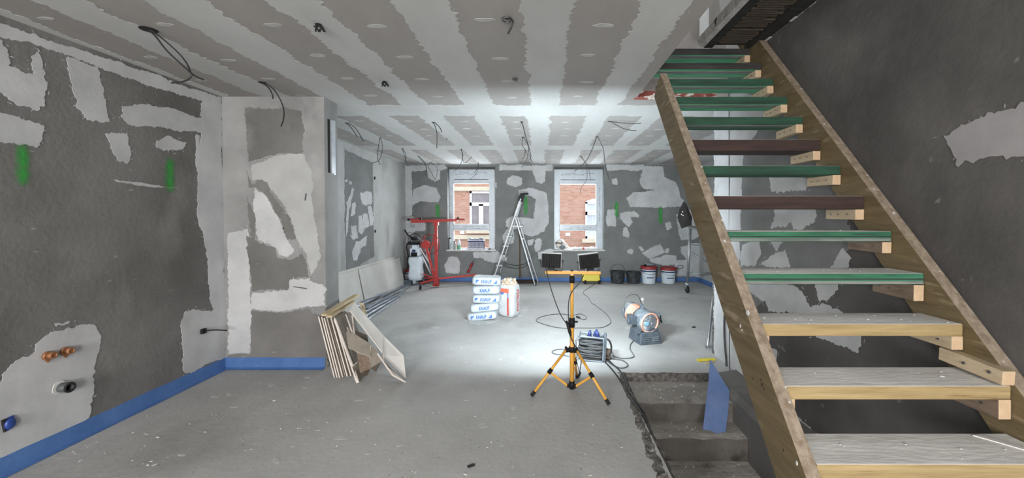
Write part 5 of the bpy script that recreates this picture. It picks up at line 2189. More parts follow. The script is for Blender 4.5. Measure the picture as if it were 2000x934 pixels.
mb.build('spray_gun', 'black', sp)
mb = MB()
mb.tube(smooth_path([aty(803, 470, SYp), aty(794, 480, SYp), aty(797, 500, SYp - .02), aty(796, 522, SYp - .05), aty(792, 534, SYp - .1)], 5), .014, 7)
mb.build('suction_hose', 'black_matt', sp)
mb = MB()
mb.tube(smooth_path([aty(816, 464, SYp - .05), aty(826, 474, SYp - .06), aty(834, 500, SYp - .05), aty(842, 530, SYp)], 5), .011, 7)
mb.build('spray_hose', 'wire_pale', sp)
for (a0, a1, b0, b1) in ((824, 499, 842, 535), (822, 488, 850, 530)):
    mb = MB()
    mb.cyl(aty(a0, a1, SYp - .15), Vector((aty(b0, b1, SYp - .1).x, SYp - .12, aty(b0, b1, SYp - .1).z)), .013, n=10)
    mb.build('lance', 'pvc', sp)
for s_ in (-1, 1):
    mb = MB()
    mb.cyl((sx + s_ * .15, SYp + .03, .075), (sx + s_ * .18, SYp + .03, .075), .075, n=20)
    mb.build('wheel', 'heater_dark', sp)
mb = MB()
mb.box((sx - .14, SYp - .10, .06), (.16, .12, .12))
mb.build('foot_block', 'heater_dark', sp, bevel=.01)
hc_ = atz(817, 553) + Vector((.03, 0, 0))
hcoil = thing('hose_coil', 'coil of thin dark hose on the floor at the foot of the sprayer', 'hose', (hc_.x, hc_.y, 0))
for i in range(9):
    mb = MB()
    r_ = .12 + i * .013
    pts = [Vector((hc_.x + r_ * 1.15 * math.cos(t), hc_.y + r_ * .55 * math.sin(t), .012 + .012 * (i % 4) + .04 * (1 + math.sin(t + i)) * .9)) for t in [2 * math.pi * k / 26 for k in range(27)]]
    mb.tube(pts, .0065, 6)
    mb.build('hose_turn', 'cable' if i % 3 else 'wire_pale', hcoil)

# ------------------------------------------------------------------ buckets
def bucket(x_px, ybase, r, h, mt, lab, lid=None, label_band=False, handle=True, grp=None, nm='bucket'):
    c = atz(x_px, ybase)
    c.y += r
    c.x = max(c.x, XL + r * 1.1 + .06)
    if c.y + r > YB - .06:
        c.y = YB - .06 - r
    b_ = thing(nm, lab, 'bucket', (c.x, c.y, 0), grp)
    mb = MB()
    mb.lathe([(r * .84, .002), (r * .86, .01), (r * .985, h * .9), (r * 1.0, h * .93), (r * 1.04, h * .93), (r * 1.04, h), (r * .97, h), (r * .95, h * .85), (r * .80, .02), (.001, .02)], c, 30)
    mb.build('body', mt, b_)
    if lid:
        mb = MB()
        mb.lathe([(r * 1.05, h * .88), (r * 1.08, h * .90), (r * 1.08, h * 1.02), (r * 1.02, h * 1.06), (r * .92, h * 1.05), (r * .90, h * 1.02), (.001, h * 1.02)], c, 30)
        mb.build('lid', lid, b_)
        mb = MB()
        mb.lathe([(r * .985, h * .74), (r * .995, h * .74), (r * 1.01, h * .82), (r * 1.0, h * .82)], c, 30, closed=True)
        mb.build('printed_band', 'ink_navy', b_)
        mb = MB()
        n_ = 8
        vs, fs = [], []
        for i in range(n_ + 1):
            a_ = R(-120 + 60 * i / n_)
            for zz_, rr in ((h * .36, .935), (h * .42, .945)):
                vs.append((c.x + r * rr * 1.006 * math.cos(a_), c.y + r * rr * 1.006 * math.sin(a_), zz_))
        for i in range(n_):
            fs.append((2 * i, 2 * i + 2, 2 * i + 3, 2 * i + 1))
        mb.add(vs, fs)
        mb.build('printed_line', 'ink_navy', b_)
    if handle:
        mb = MB()
        if handle == 'up':
            pts = [c + Vector((r * 1.05 * math.cos(t), 0, h * .9 + r * 1.15 * math.sin(t))) for t in [math.pi * k / 16 for k in range(17)]]
        else:
            pts = [c + Vector((r * 1.07 * math.cos(t), -r * 1.07 * math.sin(t), h * .86 - .10 * math.sin(t))) for t in [math.pi * k / 16 for k in range(17)]]
        mb.tube(pts, .004, 6)
        mb.build('handle', 'steel_dark', b_)
    return b_, c


bucket(1207, 554, .155, .27, 'bucket_black', 'black mortar bucket with raised wire handle under the right of the window wall', handle='up', grp='black buckets')
bucket(1238, 554, .152, .255, 'bucket_black', 'black mortar bucket with its handle folded down beside the white pails', handle=None, grp='black buckets')
bw, bc = bucket(1265, 552, .165, .36, 'bucket_white', 'white pail with dark red lid, left of the two on the right', 'red_dull', grp='white pails with red lids')
bucket(1305, 553, .165, .335, 'bucket_white', 'white pail with dark red lid, right of the two on the right', 'red_dull', grp='white pails with red lids')
b3, bc3 = bucket(779, 556, .16, .30, 'bucket_white', 'white pail with red lid half hidden behind the sheets on the left', 'red', grp='white pails with red lids')
# mixing drill lying on the left white pail
q = bc + Vector((0.02, -.03, .36 * 1.02))
dr = thing('mixing_drill', 'grey power drill lying on top of a red-lidded pail', 'drill', q)
mb = MB()
mb.tube([q + Vector((-.12, .02, .06)), q + Vector((-.05, .01, .055)), q + Vector((.05, 0, .05)), q + Vector((.12, -.01, .045))], .03, 10, radii=[.02, .036, .034, .018])
mb.build('motor_body', 'heater', dr)
mb = MB()
mb.cyl(q + Vector((.12, -.01, .045)), q + Vector((.24, -.03, .035)), .009, n=10)
mb.build('shaft', 'steel_dark', dr)
mb = MB()
mb.bar(q + Vector((-.08, .01, .06)), q + Vector((-.13, -.03, .015)), .03, .03)
mb.build('grip', 'black', dr)
# black brush set standing in the left pail
q = bc3 + Vector((-.05, 0, .31))
mb = MB()
mb.tube([q, q + Vector((.0, 0, .20)), q + Vector((.02, 0, .32))], .012, 7)
mb.bar(q + Vector((-.09, 0, .34)), q + Vector((.02, 0, .26)), .008, .008)
mb.box(q + Vector((.03, 0, .30)), (.05, .03, .14), Matrix.Rotation(R(12), 3, 'Y'))
mb.box(q + Vector((-.01, 0, .16)), (.05, .04, .07))
tag(mb.build('caulking_gun', 'black'), 'black tool standing on the red-lidded pail by the far left wall', 'tool')

# ------------------------------------------------------------------ yellow compressor on wheels
yc = atz(1155, 553) + Vector((0, .12, 0))
yc.y = min(yc.y, 8.48)
cm = thing('compressor', 'low yellow compressor on black wheels behind the work light', 'compressor', (yc.x, yc.y, 0))
mb = MB()
mb.box(yc + Vector((-.02, 0, .135)), (.40, .24, .15), taper=(.93, .9))
mb.build('housing', 'compressor_yellow', cm, bevel=.02, seg=3)
for dx, dy in ((-.15, -.10), (.16, -.10), (-.15, .10), (.16, .10)):
    mb = MB()
    mb.cyl(yc + Vector((dx - .02, dy, .045)), yc + Vector((dx + .02, dy, .045)), .045, n=16)
    mb.build('wheel', 'black_matt', cm)
mb = MB()
mb.cyl(yc + Vector((-.06, 0, .21)), yc + Vector((-.06, 0, .32)), .075, n=20)
mb.build('motor', 'bucket_white', cm)
mb = MB()
mb.ball(yc + Vector((.10, 0, .27)), .075, 12, (1, 1, .9))
mb.torus(yc + Vector((.10, 0, .25)), .078, .008, n=20)
mb.build('pressure_tank', 'heater', cm)
mb = MB()
mb.tube(smooth_path([yc + Vector((-.17, 0, .2)), yc + Vector((-.17, 0, .46)), yc + Vector((-.12, 0, .5)), yc + Vector((-.08, 0, .36))], 4), .009, 8)
mb.build('carry_handle', 'red_dull', cm)

# red cartridge gun leaning at the wall below the left window
mb = MB()
a, b = aty(914, 533, 8.60), aty(923, 514, 8.66)
mb.tube([a, b], .026, 10)
mb.m = 1
mb.tube([b, b + (b - a).normalized() * .06], .012, 8)
mb.bar(b, b + Vector((.05, 0, .02)), .014, .02)
tag(mb.build('cartridge_gun', ['red_dull', 'steel_dark']), 'small red cartridge gun leaning at the wall under the left window', 'tool')

# ================================================================== aluminium step ladder
ld_ = thing('step_ladder', 'tall aluminium step ladder between the two windows', 'ladder', (-.62, 8.4, 0))
yn, yf_ = 8.22, 8.58
foot = Vector((-1.10, 0, 0))
headp = Vector((-.47, 0, 1.86))


def LP(t, y):
    return Vector((foot.x + (headp.x - foot.x) * t, y, headp.z * t))


for y_, nm in ((yn, 0), (yf_ - .04, 1)):
    mb = MB()
    mb.bar(LP(0, y_ - (.03 if nm == 0 else -.04)) + Vector((.075 * nm, 0, 0)), LP(1, y_ + (.05 if nm == 0 else -.05)) + Vector((.02 * nm, 0, 0)), .026, .06, up=(0, 1, 0))
    mb.build('front_rail', 'alu', ld_, bevel=.003)
for i in range(5):
    t = (.21 * (i + 1)) / headp.z
    c = LP(t, (yn + yf_) / 2 - .02)
    mb = MB()
    mb.box(c + Vector((.02, 0, 0)), (.13, yf_ - yn - .06 - i * .012, .022))
    mb.build('step', 'alu', ld_, bevel=.002)
pz = 1.27
c = LP(pz / headp.z, (yn + yf_) / 2)
mb = MB()
mb.box(c + Vector((.11, 0, .0)), (.26, .28, .028))
mb.build('platform', 'alu', ld_, bevel=.003)
hp = LP(.765, 0)
for y_, d_ in ((yn + .02, -.05), (yf_ - .06, .05)):
    mb = MB()
    mb.bar(Vector((hp.x + .03 + (.03 if d_ > 0 else 0), y_, 1.46)), Vector((-.165 + (.06 if d_ > 0 else 0), y_ + d_, 0.01)), .026, .05, up=(0, 1, 0))
    mb.build('rear_rail', 'alu', ld_, bevel=.003)
mb = MB()
mb.bar(Vector((-.21, yn - .02, .20)), Vector((-.21, yf_ - .02, .20)), .03, .02)
mb.bar(Vector((-.42, yn, 1.0)), Vector((-.42, yf_ - .05, 1.0)), .03, .02)
mb.build('rear_brace', 'alu', ld_)
for q in (LP(0, yn - .03), LP(0, yf_), Vector((-.165, yn - .03, 0)), Vector((-.165, yf_ - .01, 0))):
    mb = MB()
    mb.box(q + Vector((0, 0, .018)), (.06, .04, .036))
    mb.build('rubber_foot', 'black_matt', ld_)
mb = MB()
t0, t1 = LP(.97, (yn + yf_) / 2 - .02), LP(1.06, (yn + yf_) / 2 - .02)
mb.bar(t0, t1, .24, .09, up=(1, 0, .3))
mb.bar(t1, t1 + Vector((.12, 0, .0)), .22, .035)
mb.build('tool_tray_head', 'black', ld_, bevel=.008)
mb = MB()
mb.bar(LP(.80, (yn + yf_) / 2 - .02), LP(.97, (yn + yf_) / 2 - .02), .20, .05, up=(1, 0, .3))
mb.build('head_plate', 'alu', ld_)
for dz in (0, -.03):
    mb = MB()
    mb.tube(smooth_path([LP(.30, yn - .02) + Vector((.02, 0, dz)), Vector((-.78, yn, .47 + dz * 2)), Vector((-.55, yn, .43 + dz * 2)), Vector((-.36, yn, .47 + dz * 2)), Vector((-.27, yn, .55))], 5), .006, 6)
    mb.build('spreader_strap', 'black_matt', ld_)

# timber and batten by the ladder
mb = MB()
a, b = aty(1006, 549, 8.45), aty(1047, 546, 8.45)
mb.box(((a.x + b.x) / 2, 8.45, .045), (b.x - a.x, .09, .07))
tag(mb.build('timber_offcut', 'wood_brown', bevel=.003), 'dark brown timber lying on the floor behind the ladder feet', 'timber')
mb = MB()
mb.bar(aty(1016, 544, 8.62), aty(1015, 450, 8.69), .03, .02)
tag(mb.build('wood_batten', 'wood_dark_edge'), 'thin brown batten leaning upright on the wall behind the ladder', 'batten')
mb = MB()
mb.bar(aty(1021, 543, 8.60), aty(1019, 526, 8.62), .02, .02)
tag(mb.build('metal_rod', 'galv'), 'short grey rod standing beside the brown batten', 'rod')

# ================================================================== scaffold tower on the right
sc_ = thing('scaffold_tower', 'aluminium rolling scaffold frame partly hidden by the stair string', 'scaffold', (2.8, 7.0, 0))
sA = Vector((2.80, 7.42, 0))
sB = Vector((3.45, 7.42, 0))
sC = Vector((2.53, 5.62, 0))
sD = Vector((3.30, 5.62, 0))
for P_, h_ in ((sA, 2.0), (sB, 2.0), (sC, 2.0), (sD, 2.0)):
    mb = MB()
    mb.cyl(P_ + Vector((0, 0, .13)), P_ + Vector((.06, 0, h_ - .75 if P_ is not sA else 1.35)), .025, n=14)
    po = mb.build('post', 'alu', sc_)
    mb = MB()
    mb.cyl(P_ + Vector((-.02, 0, .07)), P_ + Vector((.02, 0, .07)), .068, n=20)
    mb.build('castor', 'black_matt', po)
    mb = MB()
    mb.bar(P_ + Vector((0, 0, .08)), P_ + Vector((0, 0, .17)), .055, .03)
    mb.cyl(P_ + Vector((0, 0, .15)), P_ + Vector((0, 0, .19)), .032, n=12)
    mb.build('castor_fork', 'galv', po)
for zz_ in (.38, .95, 1.28):
    mb = MB()
    mb.cyl(sA + Vector((.02, 0, zz_)), sB + Vector((.02, 0, zz_)), .018, n=12)
    mb.build('rung', 'alu', sc_)
    mb = MB()
    mb.cyl(sC + Vector((.02, 0, zz_)), sD + Vector((.02, 0, zz_)), .018, n=12)
    mb.build('rung', 'alu', sc_)
mb = MB()
mb.cyl(sA + Vector((0.02, 0, .80)), sB + Vector((.02, 0, .45)), .016, n=10)
mb.build('diagonal_brace', 'alu', sc_)
mb = MB()
mb.cyl(sC + Vector((0.02, 0, 1.2)), sA + Vector((.02, 0, 1.28)), .02, n=10)
mb.build('side_rail', 'alu', sc_)
of = atz(1382, 681) + Vector((0, 0, .0))
mb = MB()
mb.cyl(of + Vector((0, 0, .02)), sC + Vector((-.0, -.05, .72)), .015, n=10)
og = mb.build('outrigger', 'alu', sc_)
mb = MB()
mb.bar(of + Vector((-.03, 0, .008)), of + Vector((.09, .03, .008)), .03, .014)
mb.bar(of + Vector((-.04, -.02, .015)), of + Vector((-.0, .03, .03)), .012, .012)
mb.build('outrigger_foot', 'galv', og)
mb = MB()
q = aty(1378, 505, 7.3)
mb.prism([q, q + Vector((.14, 0, -.12)), q + Vector((.14, 0, -.02)), q + Vector((.05, 0, .06))], (0, .02, 0))
tag(mb.build('blue_bag', 'light_blue'), 'small light blue plastic piece hanging on the scaffold behind the string', 'bag')

# black cloth hanging from the string
mb = MB()
Yq = 2.25
pts = [aty(x, y, Yq) for x, y in ((1337, 394), (1341, 400), (1352, 425), (1350, 440), (1333, 446), (1325, 425), (1330, 408))]
cen_ = sum(pts, Vector()) / len(pts)
vs = [cen_ + Vector((0, -.035, 0))] + pts + [p + Vector((0, .02, 0)) for p in pts]
k = len(pts)
fs = [(0, 1 + i, 1 + (i + 1) % k) for i in range(k)] + [(1 + i, 1 + k + i, 1 + k + (i + 1) % k, 1 + (i + 1) % k) for i in range(k)] + [tuple(range(1 + 2 * k - 1, k, -1))]
mb.add(vs, fs)
mb.m = 1
for x, y in ((1333, 414), (1334, 421), (1331, 419)):
    mb.ball(aty(x, y, Yq - .035), .004, 8)
tag(mb.build('black_pouch', ['black_matt', 'plaster_chip']), 'black folded pouch hanging behind the left stair string', 'pouch')

# ================================================================== blue board on the steps and small things near the stair
def onplane(x, y, p0, nrm):
    d = ray(x, y)
    return EYE + d * ((p0 - EYE).dot(nrm) / d.dot(nrm))


q0, q1, q2 = aty(1373, 840, 3.02), aty(1416, 852, 3.03), aty(1405, 715, 3.34)
nrm_ = (q1 - q0).cross(q2 - q0).normalized()
pts = [onplane(x, y, q0, nrm_) for x, y in ((1387, 702), (1396, 716), (1410, 740), (1425, 764), (1422, 805), (1416, 852), (1403, 853), (1397, 845), (1384, 840), (1373, 840), (1379, 790), (1385, 740))]
o = slab4(pts, .006, 1).build('blue_board', ['blue_card', 'blue_card', 'blue_card'])
tag(o, 'blue painted strip of board leaning at the wall on the second concrete step', 'board')
mb = MB()
a, b = atz(1366, 706), atz(1392, 704)
mb.bar(a + Vector((-.02, 0, .012)), b + Vector((.02, 0, .012)), .035, .02)
tag(mb.build('yellow_slat', 'compressor_yellow', bevel=.002), 'short yellow slat on the floor at the wall end', 'slat')
mb = MB()
a, b = atz(1378, 712), atz(1394, 707)
mb.bar(a + Vector((0, 0, .008)), b + Vector((0, 0, .008)), .02, .012)
tag(mb.build('wood_scrap', 'pine'), 'short pale wood scrap in front of the yellow slat', 'scrap')
mb = MB()
a, b = atz(913, 913), atz(927, 909)
mb.bar(a + Vector((0, 0, .003)), b + Vector((0, 0, .004)), .022, .003)
tag(mb.build('black_strip', 'black'), 'small black strip lying on the floor in the foreground', 'scrap')
mb = MB()
mb.box(atz(1355, 640) + Vector((0, 0, .006)), (.05, .02, .012), Matrix.Rotation(.4, 3, 'Z'))
tag(mb.build('dark_chip', 'black_matt'), 'small dark chip on the floor right of the heater', 'scrap')

# ================================================================== outlets on the left wall
for (x, y, lab) in ((91, 695, 'left of the two round brass water outlets on the left wall'), (126, 686, 'right of the two round brass water outlets on the left wall')):
    c = atx(x, y, XL + .006)
    t_ = thing('water_outlet', lab, 'water outlet', c)
    mb = MB()
    mb.cyl(c, c + Vector((.018, 0, 0)), .027, n=8)
    mb.build('flange', 'copper', t_)
    mb = MB()
    mb.cyl(c + Vector((.018, 0, .003)), c + Vector((.045, 0, .003)), .021, n=16)
    mb.torus(c + Vector((.045, 0, .003)), .016, .005, axis=(1, 0, 0), n=16)
    mb.build('threaded_cap', 'copper', t_)
    mb = MB()
    mb.prism([c + Vector((.004, -.018, -.02)), c + Vector((.004, .016, -.02)), c + Vector((.004, .0, -.045))], (.006, 0, 0))
    mb.build('sealant_drip', 'copper', t_)
c = atx(118, 757, XL + .006)
t_ = thing('drain_pipe', 'short grey drain pipe stub sticking out of the left wall below the outlets', 'pipe', c)
mb = MB()
mb.lathe([(.030, 0), (.030, .065), (.024, .065), (.022, .02)], n=24, closed=True)
mb.T = Matrix.Translation(c) @ Matrix.Rotation(R(90), 4, 'Y')
mb.v = [mb.T @ v for v in mb.v]
mb.build('pipe', 'cable_grey', t_)
mb = MB()
mb.torus(c + Vector((.062, 0, 0)), .027, .006, axis=(1, 0, 0), n=20)
mb.build('seal_ring', 'black_matt', t_)
mb = MB()
mb.cyl(c + Vector((.02, 0, 0)), c + Vector((.024, 0, 0)), .023, n=20)
mb.build('pipe_bore', 'dark_hole', t_)
mb = MB()
pts = [c + Vector((.002, -.005 + .045 * math.cos(t) * random.uniform(.8, 1.15), .042 * math.sin(t) * random.uniform(.8, 1.1))) for t in [k * math.pi / 7 for k in range(14)]]
mb.prism(pts, (.006, 0, 0))
mb.build('rough_collar', 'plaster_chip', t_)
a = atx(14, 828, XL + .006)
t_ = thing('socket_box', 'deep blue plastic socket box stuffed with foil low on the left wall', 'socket box', a)
mb = MB()
pts = [atx(x, y, XL + .006) for x, y in ((1, 822), (24, 811), (27, 822), (24, 834), (6, 845))]
mb.prism(pts, (.012, 0, 0))
mb.build('box_rim', 'blue_box', t_, bevel=.003)
mb = MB()
mb.ball(a + Vector((.018, .0, 0)), .026, 10, (.5, 1, 1.2))
mb.build('blue_foil', 'blue_box', t_)
mb = MB()
pts = [atx(x, y, XL + .008) for x, y in ((1, 822), (10, 818), (9, 832), (6, 845))]
mb.prism(pts, (.013, 0, 0))
mb.build('dark_gap', 'dark_hole', t_)
c = atx(395, 647, XL + .006)
t_ = thing('capped_cable', 'short black cable with a square black cap low on the left wall near the corner', 'cable', c)
mb = MB()
mb.box(c + Vector((.012, 0, 0)), (.024, .045, .045))
mb.build('cap', 'black', t_, bevel=.004)
mb = MB()
mb.tube(smooth_path([c + Vector((.02, .01, 0)), aty(415, 645, c.y + .05), aty(430, 645, c.y + .09), aty(444, 646, c.y + .13)], 4), .007, 7)
mb.build('cable_tail', 'cable', t_)
# small things on walls
c = aty(597, 385, YCOL - .004)
mb = MB()
mb.box(c, (.012, .006, .07), Matrix.Rotation(R(8), 3, 'Y'))
o = mb.build('gouge', 'cable_grey', wall_stub)
c = aty(585, 562, YCOL - .006)
mb = MB()
mb.bar(aty(573, 560, YCOL - .006), aty(599, 564, YCOL - .006), .004, .008)
mb.build('scratch', 'steel_dark', wall_stub)
for (x, y) in ((733, 452), (732, 348)):
    c = atx(x, y, XL + .012)
    mb = MB()
    mb.ball(c, .02, 8, (.6, 1, 1.6))
    tag(mb.build('wall_anchor', 'black_matt'), 'small black anchor on the far left wall, %s of two' % ('lower' if y > 400 else 'upper'), 'anchor')

# ================================================================== things on the window sills
SZ = WINS[0][2] + .014
Yw = YB + .06


def sill_pt(x, Y=Yw):
    return Vector((aty(x, 480, Y).x, Y, SZ))


c = sill_pt(930)
cr = thing('plastic_crate', 'lavender grey perforated plastic crate on the left window sill', 'crate', c)
W_, H_, D_ = .36, .24, .13
mb = MB()
mb.box(c + Vector((0, 0, .008)), (W_, D_, .014))
mb.box(c + Vector((0, D_ / 2 - .004, H_ / 2)), (W_, .008, H_ - .02))
mb.box(c + Vector((0, 0, .03)), (W_ + .004, D_ + .004, .03))
mb.box(c + Vector((0, 0, H_ - .05)), (W_ + .004, D_ + .004, .02))
mb.build('crate_shell', 'ink_navy', cr)
for r_ in range(5):
    mb = MB()
    zz_ = .045 + r_ * .030
    mb.box(c + Vector((0, -D_ / 2 - .002, zz_)), (W_, .006, .009))
    mb.build('crate_slat', 'crate', cr)
for i in range(12):
    mb = MB()
    mb.box(c + Vector((-W_ / 2 + .006 + i * (W_ - .012) / 11, -D_ / 2 - .002, .09)), (.009, .006, .15))
    mb.build('crate_slat', 'crate', cr)
mb = MB()
mb.box(c + Vector((0, 0, H_ - .03)), (W_ + .014, D_ + .014, .014))
mb.box(c + Vector((0, -D_ / 2 - .003, .018)), (W_ + .01, .006, .03))
mb.build('crate_rim', 'crate', cr)
mb = MB()
for i in range(14):
    mb.box(c + Vector((random.uniform(-.15, .15), random.uniform(-.04, .04), H_ - .01 + random.uniform(0, .02))), (random.uniform(.03, .09), .03, .02), Matrix.Rotation(random.uniform(-.5, .5), 3, 'Y'))
mb.build('crate_contents', 'heater', cr)
for x, r_, h_, mt, cap, lab in ((878.5, .028, .27, 'grey_bottle', 'black', 'tall grey cartridge at the left end of the left window sill'), (888, .026, .19, 'grey_bottle', 'black', 'grey tube with black cap beside the green-white bottle')):
    c = sill_pt(x)
    t_ = thing('cartridge', lab, 'cartridge', c, 'cartridges on the left sill')
    mb = MB()
    mb.lathe([(r_, 0), (r_, h_ * .82), (r_ * .6, h_ * .88), (r_ * .6, h_ * .9)], c, 18)
    mb.build('tube', mt, t_)
    mb = MB()
    mb.lathe([(r_ * .75, h_ * .88), (r_ * .75, h_), (.001, h_)], c, 18)
    mb.build('cap', cap, t_)
c = sill_pt(896)
t_ = thing('spray_bottle', 'white bottle with green base on the left window sill', 'bottle', c)
mb = MB()
mb.lathe([(.038, 0), (.042, .01), (.042, .09), (.040, .10)], c, 20)
mb.build('green_base', 'green_bottle', t_)
mb = MB()
mb.lathe([(.040, .10), (.038, .17), (.02, .21), (.012, .225), (.012, .24)], c, 20)
mb.build('white_neck', 'bucket_white', t_)
mb = MB()
mb.lathe([(.005, .24), (.003, .27), (.001, .27)], c, 8)
mb.build('nozzle', 'green_bottle', t_)
c = sill_pt(956)
mb = MB()
mb.box(c + Vector((0, 0, .01)), (.07, .04, .02))
tag(mb.build('black_block', 'black', bevel=.004), 'small black block at the right end of the left window sill', 'block')
# right sill: cream cap and crumpled plastic
SZ = WINS[1][2] + .014
c = sill_pt(1098)
t_ = thing('work_glove', 'cream padded glove with grey strap at the left end of the right window sill', 'glove', c)
bm = bmesh.new()
bmesh.ops.create_icosphere(bm, subdivisions=4, radius=1)
for v in bm.verts:
    q = v.co.copy()
    w_ = 1 + noise.noise(q * 2.2 + Vector((4, 0, 0))) * .18
    x_ = q.x * .15 * w_
    zz_ = max(-.001, (q.z * .5 + .5) * .235 * w_ * (1 - .55 * max(0, (q.x + .1)) ** 1.2))
    v.co = c + Vector((x_, q.y * .075 * w_, zz_))
me = bpy.data.meshes.new('cuff')
bm.to_mesh(me)
bm.free()
for p_ in me.polygons:
    p_.use_smooth = True
me.materials.append(M['cloth'])
o = bpy.data.objects.new('cuff', me)
COL.objects.link(o)
adopt(o, t_)
mb = MB()
mb.tube(smooth_path([c + Vector((-.15, -.03, .145)), c + Vector((-.10, -.07, .155)), c + Vector((-.04, -.075, .14)), c + Vector((.0, -.06, .12))], 5), .016, 8)
mb.build('strap', 'cleat_dark', t_)
mb = MB()
mb.ball(c + Vector((-.01, -.055, .155)), .035, 10, (.8, .6, 1))
mb.ball(c + Vector((.0, -.06, .06)), .06, 10, (1.2, .5, .8))
mb.build('grey_patch', 'heater', t_)
bm = bmesh.new()
bmesh.ops.create_grid(bm, x_segments=60, y_segments=14, size=1)
c = sill_pt(1143)
for v in bm.verts:
    x_, y_ = v.co.x * .33, v.co.y * .07
    n_ = noise.noise(Vector((x_ * 13, y_ * 22, 2.5))) * .03 + noise.noise(Vector((x_ * 38, y_ * 40, 7))) * .015
    e = min(1, (1 - abs(v.co.x)) * 5) * min(1, (1 - abs(v.co.y)) * 3)
    v.co = c + Vector((x_, y_, .004 + e * max(0, .035 + n_)))
me = bpy.data.meshes.new('crumpled_plastic')
bm.to_mesh(me)
bm.free()
me.materials.append(M['plastic_sheet'])
me.materials.append(M['ink_red'])
for p_ in me.polygons:
    if abs(p_.center.x - (c.x - .045)) < .018:
        p_.material_index = 1
o = bpy.data.objects.new('crumpled_plastic', me)
COL.objects.link(o)
tag(o, 'crumpled clear plastic wrap with red print along the right window sill', 'plastic wrap')

# ================================================================== cables hanging from the ceiling
def hang(px, hole, strands, lab, r=.0045, ring=0, stub=False, dY=0):
    Yh = atz(px[0], px[1], HC).y + dY
    c = atz(px[0], px[1], HC)
    t_ = thing('ceiling_cable', lab, 'cable', (c.x, c.y, HC), 'loose cable ends hanging from the ceiling')
    if hole:
        mb = MB()
        mb.cyl((c.x, c.y, HC - .004), (c.x, c.y, HC - .0015), hole, n=20)
        mb.build('hole', 'dark_hole', t_)
    if ring:
        mb = MB()
        mb.torus((c.x, c.y, HC - .008), ring, .004, n=22)
        mb.build('ring', 'steel_dark', t_)
    for i, s_ in enumerate(strands):
        mb = MB()
        n_ = len(s_)
        pts = []
        for j, (x, y) in enumerate(s_):
            yy = Yh + (.05 if i else -.03) * math.sin(math.pi * j / max(1, n_ - 1))
            pts.append(aty(x, y, yy))
        pts[0] = Vector((c.x + (.006 if i else -.006), c.y, HC + .0))
        mb.tube(smooth_path(pts, 5), r, 6)
        mb.build('strand', 'cable', t_)
    if stub:
        mb = MB()
        for k in range(5):
            a_ = k * 1.3
            mb.tube([Vector((c.x, c.y, HC)), Vector((c.x + .025 * math.cos(a_), c.y + .02 * math.sin(a_), HC - .02)), Vector((c.x + .03 * math.cos(a_ + .8), c.y + .02, HC - .035))], .006, 6)
        mb.build('cut_ends', 'black_matt', t_)
    return t_


hang((290, 57), .045, [[(290, 57), (303, 70), (325, 98), (350, 122), (370, 140), (374, 148), (368, 155), (355, 160), (335, 162)], [(292, 57), (318, 76), (350, 105), (366, 126), (373, 142), (384, 150), (398, 156)]],
     'large black cable loop hanging from the ceiling at upper left', .0048)
hang((622, 47), .018, [], 'cut cable ends bunched in the ceiling at top, left of centre', stub=True)
hang((990, 36), 0, [[(996, 37), (1001, 40), (1000, 50), (992, 66)]], 'short cable curling out of a ringed ceiling hole at top centre', .0055, ring=.03)
hang((751, 159), .018, [], 'cut cable ends in the ceiling above the left window', stub=True)
hang((1006, 153), 0, [[(1006, 153), (1008, 156), (1009, 159)]], 'tiny cable in a ringed ceiling hole at centre', .005, ring=.022)
hang((513, 161), .03, [[(513, 161), (525, 172), (532, 185), (533, 193)], [(515, 161), (532, 172), (546, 192), (554, 213), (554, 232), (549, 247)]], 'pair of black cables curving down in front of the stub wall', .0055)
hang((677, 240), .02, [[(677, 240), (688, 252), (698, 268)], [(679, 239), (694, 250), (710, 276)]], 'two parallel cable ends just right of the stub wall top')
hang((743, 269), .018, [[(742, 270), (738, 295), (738, 312), (743, 322)], [(743, 270), (747, 290), (741, 312), (726, 319)]], 'crossed cable loop left of the far corner')
hang((786, 290), .018, [[(786, 290), (791, 308), (797, 326)], [(787, 290), (793, 305), (788, 329)]], 'short crossed cable pair hanging at the far left corner')
hang((817, 305), .018, [[(817, 305), (828, 318), (833, 330), (830, 343)], [(818, 305), (831, 320), (834, 338), (834, 345)]], 'two cable ends hanging by the back wall left of the left window')
hang((842, 317), .012, [[(842, 317), (853, 327), (853, 342), (850, 350)], [(840, 317), (836, 324), (843, 338), (850, 352)]], 'narrow cable loop just left of the left window head')
hang((847, 239), .02, [[(847, 239), (853, 258), (853, 290)], [(849, 239), (858, 248), (863, 258)]], 'long straight cable end with a short one over the left window', .005)
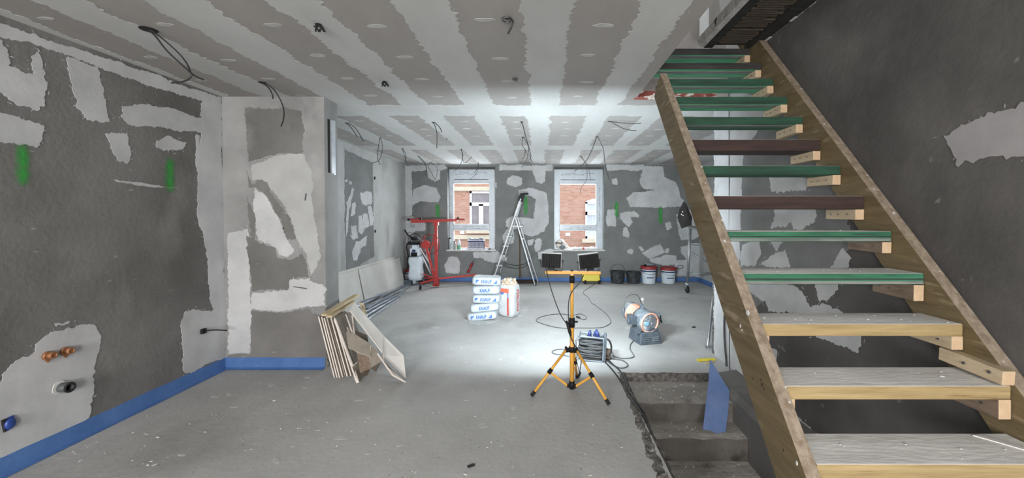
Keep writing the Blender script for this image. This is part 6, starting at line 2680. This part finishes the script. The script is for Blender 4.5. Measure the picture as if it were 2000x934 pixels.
hang((874, 269), .0, [[(866, 276), (872, 274)], [(874, 269), (884, 268)]], 'tiny horizontal cable scrap on the ceiling left of centre', .004)
hang((901, 291), .018, [[(901, 291), (904, 305), (899, 322), (889, 333)], [(902, 292), (906, 318), (922, 306)]], 'cable splitting in three near the left window head')
hang((934, 318), .012, [[(934, 318), (934, 328), (928, 342), (916, 352)], [(934, 319), (933, 328), (926, 338)]], 'short curved cable hanging in front of the left window')
hang((1019, 238), .02, [[(1019, 238), (1022, 248), (1027, 268), (1033, 288), (1037, 305), (1035, 312)]], 'long cable hanging from the ceiling left of the tripod axis', .005)
hang((1022, 268), .018, [[(1022, 268), (1020, 283), (1029, 298), (1030, 310), (1019, 327)], [(1024, 268), (1032, 286), (1033, 300), (1040, 318)]], 'tangled cable bundle hanging between the windows')
hang((1026, 292), .012, [[(1026, 292), (1025, 303), (1020, 312)]], 'shortest cable end beside the tangled bundle between the windows')
hang((1166, 267), .02, [[(1165, 267), (1158, 288), (1145, 314), (1122, 335)], [(1168, 267), (1178, 290), (1182, 322), (1190, 352)]], 'wide inverted V of cable above the right window', .005)
hang((1134, 305), .016, [[(1134, 305), (1145, 324), (1146, 350), (1136, 365), (1133, 377)], [(1136, 305), (1148, 324), (1153, 351)]], 'two cable ends hanging down in front of the right window')
hang((1190, 237), .02, [[(1190, 237), (1214, 240), (1252, 241)], [(1192, 237), (1215, 250), (1228, 254), (1243, 255)]], 'pair of cables sticking out sideways left of the stair string', .0045)
hang((1121, 317), .008, [[(1121, 317), (1119, 320)]], 'tiny cable stub above the right window head', .004)
hang((1235, 288), .012, [], 'small dark cable hole right of the right window', .004)
# electric socket tails low on the back wall
mb = MB()
mb.tube(smooth_path([aty(1322, 521, YB - .03), aty(1328, 518, YB - .05), aty(1334, 521, YB - .06), aty(1330, 525, YB - .05), aty(1322, 524, YB - .03)], 4), .006, 6)
tag(mb.build('wall_wire', 'cable_grey'), 'grey wire loop sticking out of the back wall beside the scaffold', 'wire')
